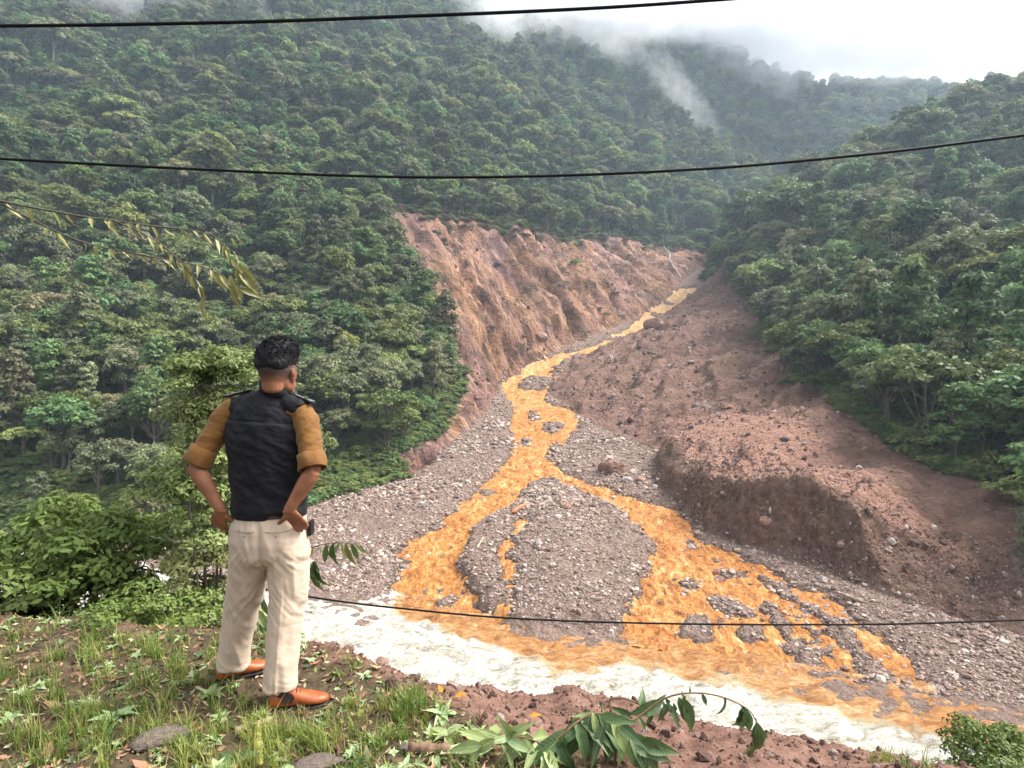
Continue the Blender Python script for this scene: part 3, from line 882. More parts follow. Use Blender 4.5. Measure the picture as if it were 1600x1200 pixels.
def crown_mesh(name, seed, style, nclump, leaves, mat, leaf=1.0):
    """leafy clumps spread through the crown, unit: metres, crown about 8 m wide"""
    rg = np.random.default_rng(seed)
    cs = []
    if style == 'round':
        for _ in range(nclump):
            d = rg.normal(size=3); d /= np.linalg.norm(d)
            if d[2] < -0.35: d[2] *= -0.6
            rr = rg.uniform(0.45, 1.0) ** 0.5
            cs.append((d[0] * 3.5 * rr, d[1] * 3.5 * rr, 6.2 + d[2] * 3.1 * rr, rg.uniform(0.75, 1.45)))
    elif style == 'tall':
        for _ in range(nclump):
            h = rg.uniform(0, 1); a = rg.uniform(0, 6.28)
            w = (2.7 * (1 - h) ** 0.55 + 0.4) * rg.uniform(0.35, 1)
            cs.append((math.cos(a) * w, math.sin(a) * w, 3.2 + h * 8.6, rg.uniform(0.65, 1.15)))
    elif style == 'umbrella':
        for _ in range(nclump):
            a = rg.uniform(0, 6.28); w = 4.8 * rg.uniform(0, 1) ** 0.55
            cs.append((math.cos(a) * w, math.sin(a) * w * 0.9, 8.6 - 0.075 * w * w + rg.uniform(-0.5, 0.45), rg.uniform(0.7, 1.2)))
    elif style == 'bush':
        for _ in range(nclump):
            a = rg.uniform(0, 6.28); w = 2.9 * rg.uniform(0, 1) ** 0.5
            cs.append((math.cos(a) * w, math.sin(a) * w, rg.uniform(0.3, 1) * (3.4 - 0.22 * w * w) + 0.2, rg.uniform(0.6, 1.1)))
    ns = 5
    lob = [(math.cos(a) , math.sin(a)) for a in rg.uniform(0, 6.28, 3)]
    cs = np.array(cs)
    ang = np.arctan2(cs[:, 1], cs[:, 0])
    stretch = 1 + 0.22 * np.sin(ang * 2 + rg.uniform(0, 6)) + 0.13 * np.sin(ang * 3 + rg.uniform(0, 6))
    cs[:, 0] *= stretch; cs[:, 1] *= stretch
    n = len(cs) * leaves
    ci = np.repeat(np.arange(len(cs)), leaves)
    d = rg.normal(size=(n, 3)); d /= np.linalg.norm(d, axis=1)[:, None]
    d[:, 2] = np.where(d[:, 2] < -0.25, -d[:, 2] * 0.7, d[:, 2])
    rad = cs[ci, 3] * rg.uniform(0.72, 1.08, n)
    P = cs[ci, :3] + d * rad[:, None] * np.array([1.1, 1.1, 0.8])
    nrm = d * 0.8 + rg.normal(size=(n, 3)) * 0.38 + np.array([0, 0, 0.35])
    nrm /= np.linalg.norm(nrm, axis=1)[:, None]
    t = np.cross(nrm, rg.normal(size=(n, 3))); t /= np.linalg.norm(t, axis=1)[:, None]
    b = np.cross(nrm, t)
    sz = rg.uniform(0.16, 0.36, n)[:, None] * leaf
    A = P - t * sz * 1.25; B = P + b * sz * 0.62; C = P + t * sz * 1.25 - nrm * sz * 0.35; D = P - b * sz * 0.62
    if leaf < 0.9:      # near shrubs: pointed oval leaves
        B1 = P - t * sz * 0.5 + b * sz * 0.5; B2 = P + t * sz * 0.45 + b * sz * 0.48; D1 = P - t * sz * 0.5 - b * sz * 0.5; D2 = P + t * sz * 0.45 - b * sz * 0.48
        V = np.stack([A, B1, B2, C, D2, D1], 1).reshape(-1, 3)
        me = mesh_np(name, V, np.arange(n * 6).reshape(-1, 6), smooth=False)
    else:
        V = np.stack([A, B, C, D], 1).reshape(-1, 3)
        me = mesh_np(name, V, np.arange(n * 4).reshape(-1, 4), smooth=False)
    me.materials.append(mat)
    return me, cs

def tube(path, radii, seg=7, cap=True):
    """one tapered tube along a path: vertices and quads"""
    V, Fq = [], []
    path = [Vector(p) for p in path]
    up = Vector((0.3, 0.2, 1)).normalized()
    for i, p in enumerate(path):
        d = (path[min(i + 1, len(path) - 1)] - path[max(i - 1, 0)]).normalized()
        a = d.cross(Vector((0.13, 0.97, 0.2)))
        if a.length < 1e-3: a = d.cross(Vector((1, 0, 0)))
        a.normalize(); b = d.cross(a)
        for k_ in range(seg):
            an = 2 * math.pi * k_ / seg
            V.append(p + (a * math.cos(an) + b * math.sin(an)) * radii[i])
    for i in range(len(path) - 1):
        for k_ in range(seg):
            k2 = (k_ + 1) % seg
            Fq.append((i * seg + k_, i * seg + k2, (i + 1) * seg + k2, (i + 1) * seg + k_))
    return [tuple(v) for v in V], Fq
def join_tubes(name, tubes, mat, smooth=True):
    V, Fq = [], []
    for v, f in tubes:
        o = len(V); V += v; Fq += [tuple(i + o for i in q) for q in f]
    me = mesh_np(name, np.array(V), np.array(Fq), smooth)
    me.materials.append(mat)
    return me

def trunk_mesh(name, seed, cs, style):
    rr = random.Random(seed)
    top = {'round': 6.0, 'tall': 10.0, 'umbrella': 7.6, 'bush': 1.6}[style]
    lean = (rr.uniform(-0.6, 0.6), rr.uniform(-0.6, 0.6))
    n = 6
    path = [(lean[0] * (i / n) ** 1.5 + rr.uniform(-0.08, 0.08), lean[1] * (i / n) ** 1.5, -1.6 + (top + 1.6) * i / n) for i in range(n + 1)]
    R = 0.30 if style != 'bush' else 0.12
    tb = [tube(path, [R * (1 - 0.72 * i / n) for i in range(n + 1)], 7)]
    for q in range(9 if style != 'bush' else 5):
        c = cs[rr.randrange(len(cs))]
        i0 = rr.randint(2, n - 1)
        a = Vector(path[i0]); e = Vector(c[:3]); md = a.lerp(e, 0.5) + Vector((0, 0, -0.25))
        tb.append(tube([a, md, e], [R * 0.42, R * 0.26, R * 0.08], 5))
    return join_tubes(name, tb, M_BARK)

kinds = []   # (style, material index, words)
specs = [('round', 0, 48, 60), ('round', 1, 46, 60), ('round', 3, 52, 56), ('tall', 0, 40, 60), ('umbrella', 1, 46, 56), ('round', 2, 46, 60), ('bush', 1, 30, 46), ('tall', 3, 40, 56), ('round', 0, 58, 52), ('bush', 2, 28, 46)]
for i, (st, mi, nc_, lv) in enumerate(specs):
    cm, cs = crown_mesh('crown_%d' % i, 900 + i, st, nc_, lv, M_LEAF[mi])
    tm = trunk_mesh('trunk_%d' % i, 900 + i, cs, st)
    bm = bmesh.new(); bm.from_mesh(cm); nf = len(bm.faces); bm.from_mesh(tm)
    bm.faces.ensure_lookup_table()
    for f in bm.faces[nf:]: f.material_index = 1
    jm = bpy.data.meshes.new('tree_%d' % i); bm.to_mesh(jm); bm.free()
    jm.materials.append(M_LEAF[mi]); jm.materials.append(M_BARK)
    kinds.append((st, mi, cm, tm, jm))

# positions: a jittered net over the wooded ground, wider where trees are larger
pts = []
yb = 60.0
while yb < 1000:
    sp = 4.4 + yb * 0.0105
    xs = np.arange(-1.34 * yb, 1.34 * yb, sp)
    pts.append(np.stack([xs + RNG.uniform(-0.5, 0.5, len(xs)) * sp, yb + RNG.uniform(-0.5, 0.5, len(xs)) * sp, np.full(len(xs), sp)], 1))
    yb += sp * 0.86
pts = np.concatenate(pts)
def bare_at(x, y): return np.minimum(np.minimum(sdf(scar_poly, x, y) + edge_wobble(x, y) * smooth01(poly_dist(left_toe[5:], x, y, False), 3, 14), sdf(rsoil_poly, x, y) + edge_wobble(x + 50, y) * 0.8 * smooth01(poly_dist(right_toe, x, y, False), 4, 14)), sdf(fan_poly, x, y))
bd = bare_at(pts[:, 0], pts[:, 1])
edge_n = fbm(pts[:, 0] / 12, pts[:, 1] / 12, 3, 131) * 6
keep = (bd > 0.2 + edge_n * 0.6)
ylow = interp_grid(GT, pts[:, 0], pts[:, 1])
pyl = 600 - (ylow - CAMZ) / pts[:, 1] * F
keep &= ~((pyl > 620) & (bd < 3.2) & (sdf(scar_poly, pts[:, 0], pts[:, 1]) < 4.0))
# the mossy bank below the trees at the lower left stays open
moss_poly = gp([(470, 800), (500, 740), (560, 715), (630, 705), (625, 750), (560, 772)])
keep &= sdf(moss_poly, pts[:, 0], pts[:, 1]) > 0.5
keep &= (interp_grid(WF, pts[:, 0], pts[:, 1]) > 9) & (poly_dist(right_toe, pts[:, 0], pts[:, 1], False) > 6)
pts = pts[keep]; bd = bd[keep]
zt = interp_grid(GT, pts[:, 0], pts[:, 1])
ppx = 800 + pts[:, 0] / pts[:, 1] * F; ppy = 600 - (zt - CAMZ) / pts[:, 1] * F
sel = (ppx > -330) & (ppx < 1900) & (ppy > -140) & (ppy < 1000)
pts, bd, zt, ppx, ppy = pts[sel], bd[sel], zt[sel], ppx[sel], ppy[sel]
nT = len(pts)
u = RNG.uniform(0, 1, nT)
patch = fbm(pts[:, 0] / 40, pts[:, 1] / 40, 3, 141)
ki = np.where(u < 0.20, 0, np.where(u < 0.36, 1, np.where(u < 0.50, 2, np.where(u < 0.62, 3, np.where(u < 0.72, 4, np.where(u < 0.75, 5, np.where(u < 0.83, 6, np.where(u < 0.93, 7, 8))))))))
ki = np.where((patch > 0.30) & (u < 0.3), 2, ki)
lime = (ppx > 960) & (ppx < 1200) & (ppy > 120) & (ppy < 330) & (fbm(pts[:, 0] / 45, pts[:, 1] / 90, 3, 143) > 0.12)
ki = np.where(lime & (u < 0.6), 5, ki)
nearslope = (pts[:, 1] < 200) & (pts[:, 0] < 0)
ki = np.where(nearslope & (u < 0.55) & (ki == 0), 2, ki)
ki = np.where((bd < 3.0) & (u < 0.6), 6, ki)
# open grassy strips high on the slope carry only low pale shrubs
mead = [gp([(968, 105), (992, 112), (1012, 190), (1000, 255), (984, 250), (980, 180)]), gp([(1098, 180), (1122, 195), (1192, 246), (1176, 264), (1126, 236)]), gp([(930, 90), (960, 95), (950, 150), (935, 150)])]
in_mead = np.minimum(np.minimum(sdf(mead[0], pts[:, 0], pts[:, 1]), sdf(mead[1], pts[:, 0], pts[:, 1])), sdf(mead[2], pts[:, 0], pts[:, 1])) < 0
ki = np.where(in_mead, 9, ki)
sz = pts[:, 2] / 6.0 * RNG.uniform(0.62, 1.0, nT) * np.where(RNG.uniform(0, 1, nT) < 0.25, 1.75, 1.2) * np.where(ki == 6, 0.8, 1.0) * np.where(ki == 9, 0.75, 1.0)
sz = np.where(bd < 4, sz * 0.9, sz)
sz = np.where((ppx > 1090) & (pts[:, 1] < 420), sz * 1.15, sz)
rotz = RNG.uniform(0, 6.28, nT)
szz = sz * RNG.uniform(0.8, 1.2, nT)

# which trees show largest: those stand as single objects
ext = sz / pts[:, 1]
inframe = (ppx > 20) & (ppx < 1580) & (ppy < 800) & (ppy > 60)
ztop = zt + 8 * szz
vis = np.ones(nT, bool)
for f_ in (0.5, 0.65, 0.8, 0.9, 0.95):        # sight line to the crown top must clear the ground
    gx_, gy_ = pts[:, 0] * f_, pts[:, 1] * f_
    gz_ = np.where(gy_ > 45, interp_grid(GT, gx_, gy_), -30)
    vis &= gz_ < CAMZ + (ztop - CAMZ) * f_
order = np.argsort(-(ext * (inframe & vis)))
N_SINGLE = 290
single = order[:N_SINGLE]
mass = np.ones(nT, bool); mass[single] = False
fo = gn_scatter('forest', [k_[4] for k_ in kinds], np.stack([pts[:, 0], pts[:, 1], zt], 1)[mass], np.stack([sz, sz, szz], 1)[mass],
                np.stack([0 * rotz, 0 * rotz, rotz], 1)[mass], ki[mass])
tag(fo, 'dense green forest covering the mountainside above the landslide', 'forest', None, 'stuff')
print('trees', nT)
style_word = {'round': 'round crowned', 'tall': 'tall narrow', 'umbrella': 'flat topped', 'bush': 'low bushy'}
col_word = ['deep green', 'olive green', 'bright lime green', 'greyish green']
def zone_word(px, py):
    hgt = 'high' if py < 300 else ('halfway' if py < 520 else 'low')
    if px < 130: return hgt + ' at the left border'
    if px < 250: return hgt + ' below the yellowish branch'
    if px < 360: return hgt + ' left of the standing man'
    if px < 480: return hgt + ' behind the standing man'
    if px < 580: return hgt + ' between man and scar'
    if px < 760: return hgt + ' beside the left scar edge'
    if px < 1000: return 'above the top scar edge'
    if px < 1180: return hgt + ' on the right hill tip'
    if px < 1320: return hgt + ' above the bare terrace'
    if px < 1450: return hgt + ' beyond the bare terrace'
    return hgt + ' at the right border'
size_word = lambda s: 'very large' if s > 1.55 else ('large' if s > 1.25 else ('medium' if s > 1.0 else 'small'))
def tree_thing(i, x, y, z, sx, sz_, rz, k_, label, group):
    st, mi, cm, tm, jm = kinds[k_]
    t = empty('forest_tree', (x, y, z), rz)
    t.scale = (sx, sx, sz_)
    tag(t, label, 'tree', group)
    link('crown', cm, None, t); link('trunk', tm, None, t)
    return t
for n_, i in enumerate(single):
    st, mi = kinds[ki[i]][:2]
    zw = zone_word(ppx[i], ppy[i])
    kind_w = 'shrub' if st == 'bush' else 'tree'
    lab = '%s %s %s %s %s' % (size_word(sz[i]), col_word[mi], style_word[st], kind_w, zw)
    tree_thing(n_, pts[i, 0], pts[i, 1], zt[i], sz[i], szz[i], rotz[i], ki[i], lab, 'forest trees %s' % zw)
# trees that stand clear on the right rim
for (px, py, h_px, k_, lab) in [(1205, 500, 92, 4, 'umbrella shaped tree with bare trunk on the rim right of the gully'),
                                (1130, 440, 60, 1, 'leafy tree at the tip of the right hill above the stream'),
                                (1165, 400, 95, 0, 'tall dense tree crowning the tip of the right hill'),
                                (1225, 580, 70, 1, 'olive tree low on the rim at the right of the gullied slope'),
                                (1228, 400, 110, 8, 'big dark tree on the crest of the right hill')]:
    h_ = hit(px, py)
    s_ = h_px / F * h_[1] / {4: 9.2, 1: 9.0, 0: 9.0, 8: 9.0}[k_]
    tree_thing(0, h_[0], h_[1], h_[2], s_, s_, random.uniform(0, 6), k_, lab, None)

# undergrowth: low shrubs on the mossy bank and along the forest edge, brown scrub at the rim of the scar
M_SCRUB = mat_leaf('dry_scrub_leaves', (0.07, 0.055, 0.035), (0.14, 0.105, 0.068), (0.21, 0.165, 0.11), (0.17, 0.12, 0.08))
ug = []
for i, (mt, nc_) in enumerate(((M_LEAF[0], 22), (M_LEAF[1], 24), (M_SCRUB, 20), (M_SCRUB, 26))):
    cm, cs = crown_mesh('undergrowth_%d' % i, 990 + i, 'bush', nc_, 44, mt); ug.append(cm)
n_try = 60000
ty = np.exp(RNG.uniform(math.log(75), math.log(480), n_try)); tx = RNG.uniform(-0.95, 0.95, n_try) * ty
bd2 = bare_at(tx, ty); sdm_ = sdf(moss_poly, tx, ty); ssc = sdf(scar_poly, tx, ty)
rim = (np.abs(ssc + edge_wobble(tx, ty)) < 6) & (poly_dist(left_toe[5:], tx, ty, False) > 10)
kk_ = ((sdm_ < 3) & (bd2 > 0.3)) | ((bd2 > 0) & (bd2 < 9)) | (rim & (RNG.uniform(0, 1, n_try) < 0.55)) | ((ssc < -4) & (fbm(tx / 16, ty / 16, 3, 151) > 0.34) & (RNG.uniform(0, 1, n_try) < 0.25))
kk_ &= (interp_grid(WF, tx, ty) > 8) & (poly_dist(right_toe, tx, ty, False) > 5)
tx, ty, rim, bd2, ssc = tx[kk_], ty[kk_], rim[kk_], bd2[kk_], ssc[kk_]
s_ = RNG.uniform(0.22, 0.55, len(tx)) * np.clip(ty / 150, 0.8, 1.9)
iu = np.where(rim | (ssc < -2), RNG.integers(1, 4, len(tx)), RNG.integers(0, 2, len(tx)))
uo = gn_scatter('undergrowth', ug, np.stack([tx, ty, interp_grid(GT, tx, ty) - 0.3 * s_], 1), np.stack([s_, s_, s_ * RNG.uniform(0.6, 1.1, len(tx))], 1),
                np.stack([0 * tx, 0 * tx, RNG.uniform(0, 6.28, len(tx))], 1), iu)
tag(uo, 'low shrubs and dry scrub along the forest edge and scar rim', 'undergrowth', None, 'stuff')
print('undergrowth', len(tx))

# ------------------------------------------------------------------ the near bank
E_X = [-9, -3.4, -1.69, -1.28, -0.82, -0.53, -0.2, 0.3, 1.0, 3.0, 9]
E_Y = [4.3, 3.76, 3.52, 3.38, 3.02, 2.86, 2.55, 2.25, 1.95, 1.6, 1.4]
S_X = [-9, -3.4, -1.69, -1.1, -0.82, -0.55, 0.0, 0.5, 1.15, 1.7, 2.3, 3.2, 9]
S_Y = [4.8, 4.1, 3.78, 3.55, 3.45, 4.1, 5.0, 5.1, 5.0, 4.85, 4.6, 4.4, 4.0]
S_Z = [-0.2, -0.2, -0.18, -0.2, -0.22, -0.7, -1.20, -1.22, -1.32, -1.37, -1.42, -1.55, -2.2]
def bank_z(x, y, rough=True):
    x = np.asarray(x, float); y = np.asarray(y, float)
    wob = fbm(x / 0.5, x * 0 + 3.3, 3, 201) * 0.22
    e = np.interp(x, E_X, E_Y) + wob * 0.5
    s = np.maximum(np.interp(x, S_X, S_Y) + wob + fbm(x / 0.13, x * 0 + 1.3, 2, 202) * 0.10, e + 0.15)
    sz_ = np.interp(x, S_X, S_Z)
    f = np.clip((y - e) / (s - e), 0, 1)
    z = sz_ * (f ** 1.15)
    z = z - np.maximum(y - s, 0) * 2.1 - np.minimum(np.maximum(y - s, 0), 0.25) * 0.8
    z = np.maximum(z, -26.0)
    z = z + 0.05 * (np.clip(2.2 - y, 0, 3))
    if rough:
        shelf = smooth01(y - e, 0.0, 0.3)
        z = z + fbm(x / 0.7, y / 0.7, 4, 205) * 0.05 * (1 + shelf) + fbm(x / 0.09, y / 0.09, 3, 206) * 0.014 * (1 + 1.2 * shelf)
    return z
def mat_bank():
    m = NT('bank_soil')
    p = m.pos()
    litter = m.attr('litter')
    n = m.noise(p, 5, 8, 0.68)
    n2 = m.noise(p, 28, 5, 0.7)
    c = m.ramp(n, [(0.3, (0.085, 0.046, 0.034)), (0.5, (0.17, 0.092, 0.066)), (0.72, (0.26, 0.155, 0.12))])
    c = m.mix(m.ramp(n2, [(0.62, 0.0), (0.72, 0.7)]), c, (0.36, 0.24, 0.19))
    dk = m.ramp(m.noise(p, 9, 8, 0.7), [(0.32, (0.03, 0.022, 0.014)), (0.52, (0.085, 0.062, 0.036)), (0.72, (0.17, 0.125, 0.07))])
    c = m.mix(litter, c, dk)
    h = m.math('ADD', n, m.math('MULTIPLY', n2, 0.4))
    return m.bsdf(c, 0.92, m.bump(h, 0.9, 0.05), 0.2)
nrb, ncb = 460, 460
ybk = np.exp(np.linspace(math.log(0.9), math.log(22.0), nrb)) - 0.9 + 0.2
sbk = np.linspace(-1.25, 1.25, ncb)
YB = np.repeat(ybk[:, None], ncb, 1); XB = sbk[None, :] * (YB + 1.2)
ZB = bank_z(XB, YB)
me = mesh_np('river_bank', np.stack([XB, YB, ZB], 2).reshape(-1, 3), grid_faces(nrb, ncb))
eb = np.interp(XB, E_X, E_Y)
attr(me, 'litter', (1 - smooth01(YB - eb + fbm(XB / 0.25, YB / 0.25, 3, 208) * 0.3, -0.15, 0.2)).reshape(-1))
o = link('river_bank', me, mat_bank())
tag(o, 'earth bank above the river where the man stands', None, None, 'structure')

def on_bank(px, py):
    """plan point where the sight line meets the near bank"""
    ys = np.linspace(1.2, 9, 1600); s = (px - 800) / F
    zz = bank_z(s * ys, ys, False)
    i = np.nonzero(zz >= CAMZ - (py - 600) / F * ys)[0]
    y = ys[i[0]] if len(i) else 4.0
    return Vector((s * y, y, float(bank_z(s * y, y))))

def mat_plain(name, col, rough=0.7, spec=0.3, var=0.35, scale=6.0, trans=0.0, coord='pos', bump=0.0):
    m = NT(name)
    p = m.pos() if coord == 'pos' else m.obj()
    n = m.noise(p, scale, 4, 0.6)
    lo = tuple(c * (1 - var) for c in col); hi = tuple(min(1, c * (1 + var)) for c in col)
    c = m.ramp(n, [(0.3, lo), (0.7, hi)])
    b = m.n('ShaderNodeBsdfPrincipled')
    m.l(c, b.inputs['Base Color']); b.inputs['Roughness'].default_value = rough; b.inputs['Specular IOR Level'].default_value = spec
    if bump: m.l(m.bump(n, bump, 0.01), b.inputs['Normal'])
    if trans > 0:
        tr = m.n('ShaderNodeBsdfTranslucent'); m.l(c, tr.inputs['Color'])
        mx = m.n('ShaderNodeMixShader'); mx.inputs[0].default_value = trans
        m.l(b.outputs[0], mx.inputs[1]); m.l(tr.outputs[0], mx.inputs[2]); m.l(mx.outputs[0], m.out.inputs['Surface'])
    else:
        m.l(b.outputs[0], m.out.inputs['Surface'])
    return m.m

# ---- grass tufts (one mass)
def mat_grass():
    m = NT('grass_blades')
    v = m.attr('tone')
    c = m.ramp(v, [(0.0, (0.045, 0.085, 0.014)), (0.4, (0.12, 0.19, 0.03)), (0.75, (0.26, 0.31, 0.06)), (1.0, (0.42, 0.36, 0.13))])
    b = m.n('ShaderNodeBsdfPrincipled'); m.l(c, b.inputs['Base Color']); b.inputs['Roughness'].default_value = 0.5
    tr = m.n('ShaderNodeBsdfTranslucent'); m.l(c, tr.inputs['Color'])
    mx = m.n('ShaderNodeMixShader'); mx.inputs[0].default_value = 0.4
    m.l(b.outputs[0], mx.inputs[1]); m.l(tr.outputs[0], mx.inputs[2]); m.l(mx.outputs[0], m.out.inputs['Surface'])
    return m.m
def build_grass():
    rg = np.random.default_rng(77)
    tufts = []
    def patch(px, py, rad, n, h, lush):
        c = on_bank(px, py)
        for _ in range(n):
            a = rg.uniform(0, 6.28); q = rad * math.sqrt(rg.uniform(0, 1))
            tufts.append((c.x + math.cos(a) * q, c.y + math.sin(a) * q, h * rg.uniform(0.6, 1.3), lush))
    for args in [(630, 1105, 0.13, 34, 0.10, 0.45), (600, 1120, 0.2, 22, 0.07, 0.55), (560, 1150, 0.25, 26, 0.07, 0.6), (470, 1160, 0.16, 24, 0.10, 0.62), (430, 1180, 0.2, 22, 0.11, 0.6),
                 (390, 1130, 0.15, 12, 0.09, 0.7), (520, 1120, 0.18, 14, 0.05, 0.7), (370, 1180, 0.2, 20, 0.09, 0.75), (440, 1010, 0.2, 10, 0.06, 0.5), (540, 1050, 0.1, 8, 0.05, 0.5),
                 (620, 1180, 0.2, 16, 0.08, 0.55), (700, 1180, 0.2, 14, 0.07, 0.55), (660, 1120, 0.1, 10, 0.08, 0.5),
                 (250, 1120, 0.4, 50, 0.10, 0.6), (120, 1100, 0.5, 60, 0.12, 0.55), (300, 1040, 0.3, 24, 0.09, 0.55), (60, 1020, 0.4, 40, 0.14, 0.5), (220, 1000, 0.3, 30, 0.12, 0.5), (200, 1190, 0.3, 40, 0.09, 0.65), (330, 1180, 0.2, 24, 0.08, 0.65), (10, 1150, 0.4, 40, 0.1, 0.6),
                 (760, 1190, 0.25, 14, 0.06, 0.5), (850, 1195, 0.2, 10, 0.06, 0.5), (1500, 1190, 0.3, 20, 0.12, 0.5), (1420, 1200, 0.2, 10, 0.1, 0.5)]:
        patch(*args)
    V, Fq, T = [], [], []
    for (x, y, h, lush) in tufts:
        z = float(bank_z(x, y)); tone0 = np.clip(rg.normal(lush, 0.16), 0, 1)
        for _ in range(rg.integers(10, 20)):
            a = rg.uniform(0, 6.28); bx, by = x + rg.normal(0, 0.012), y + rg.normal(0, 0.012)
            L_ = h * rg.uniform(0.5, 1.4); lean = rg.uniform(0.15, 1.1); w = rg.uniform(0.0016, 0.0036)
            dx, dy = math.cos(a), math.sin(a); pxn, pyn = -dy, dx
            base = len(V)
            for k_ in range(4):
                t = k_ / 3
                ww = w * (1 - t * 0.92)
                hx = L_ * lean * t * t * 0.8; hz = L_ * (t - 0.35 * lean * t * t)
                cx, cy_, cz = bx + dx * hx, by + dy * hx, z + hz - 0.005
                V.append((cx - pxn * ww, cy_ - pyn * ww, cz)); V.append((cx + pxn * ww, cy_ + pyn * ww, cz))
            tt = float(np.clip(tone0 + rg.normal(0, 0.1), 0, 1))
            T += [tt] * 8
            for k_ in range(3):
                i = base + 2 * k_; Fq.append((i, i + 1, i + 3, i + 2))
    me = mesh_np('grass', np.array(V), np.array(Fq)); attr(me, 'tone', T)
    o = link('grass', me, mat_grass()); tag(o, 'short bright grass tufts around the feet of the man', 'grass', None, 'stuff')
build_grass()

# ---- leaf litter and crumbs (one mass)
def build_litter():
    rg = np.random.default_rng(78)
    n = 9000
    y = rg.uniform(1.7, 4.2, n); x = rg.uniform(-1.05, 0.35, n) * y * 1.0
    e = np.interp(x, E_X, E_Y)
    k = (y < e + 0.05 + rg.exponential(0.12, n))
    x, y = x[k], y[k]; n = len(x)
    z = bank_z(x, y) + rg.uniform(0.0, 0.014, n)
    sz_ = rg.uniform(0.006, 0.02, n) * np.where(rg.uniform(0, 1, n) < 0.05, 2.0, 1.0)
    nrm = rg.normal(size=(n, 3)) * 0.55 + np.array([0, 0, 1]); nrm /= np.linalg.norm(nrm, axis=1)[:, None]
    t = np.cross(nrm, rg.normal(size=(n, 3))); t /= np.linalg.norm(t, axis=1)[:, None]; b = np.cross(nrm, t)
    P = np.stack([x, y, z], 1); s = sz_[:, None]; asp = rg.uniform(0.25, 0.7, n)[:, None]
    A = P - t * s * 1.2 + nrm * s * 0.3; B = P + b * s * asp; C = P + t * s * 1.2 + nrm * s * 0.3; D = P - b * s * asp
    me = mesh_np('leaf_litter', np.stack([A, B, C, D], 1).reshape(-1, 3), np.arange(n * 4).reshape(-1, 4), False)
    attr(me, 'tone', np.repeat(rg.uniform(0, 1, n), 4))
    m = NT('dry_leaf_litter')
    c = m.ramp(m.attr('tone'), [(0.0, (0.05, 0.032, 0.02)), (0.3, (0.13, 0.07, 0.04)), (0.55, (0.26, 0.14, 0.085)), (0.72, (0.36, 0.24, 0.14)), (0.82, (0.16, 0.20, 0.05)), (0.92, (0.45, 0.38, 0.24)), (1.0, (0.38, 0.13, 0.08))])
    m.bsdf(c, 0.8)
    o = link('leaf_litter', me, m.m); tag(o, 'dry fallen leaves and crumbs covering the bank', 'litter', None, 'stuff')
build_litter()
def build_crumbs():
    rg = np.random.default_rng(79)
    n = 5200
    y = rg.uniform(1.7, 5.2, n); x = rg.uniform(-0.45, 1.0, n) * y
    e = np.interp(x, E_X, E_Y); s = np.interp(x, S_X, S_Y)
    k = (y > e - 0.1) & (y < s + 0.06)
    x, y = x[k], y[k]; n = len(x)
    r = 0.006 * (1 - rg.uniform(0, 0.985, n)) ** -0.5
    mm = []
    m_ = mat_rock('bank_clod', [(0.0, (0.09, 0.05, 0.038)), (0.5, (0.18, 0.10, 0.075)), (0.85, (0.27, 0.165, 0.13)), (1.0, (0.40, 0.31, 0.26))])
    for q in range(4):
        r_ = rock_mesh('bank_crumb_%d' % q, 700 + q, 1, 0.75); r_.materials.append(m_); mm.append(r_)
    o = gn_scatter('bank_crumbs', mm, np.stack([x, y, bank_z(x, y) + r * 0.2], 1), np.stack([r, r, r], 1), rg.uniform(-3, 3, (n, 3)), rg.integers(0, 4, n))
    tag(o, 'red brown soil crumbs and pebbles on the bank slope', 'soil', None, 'stuff')
build_crumbs()

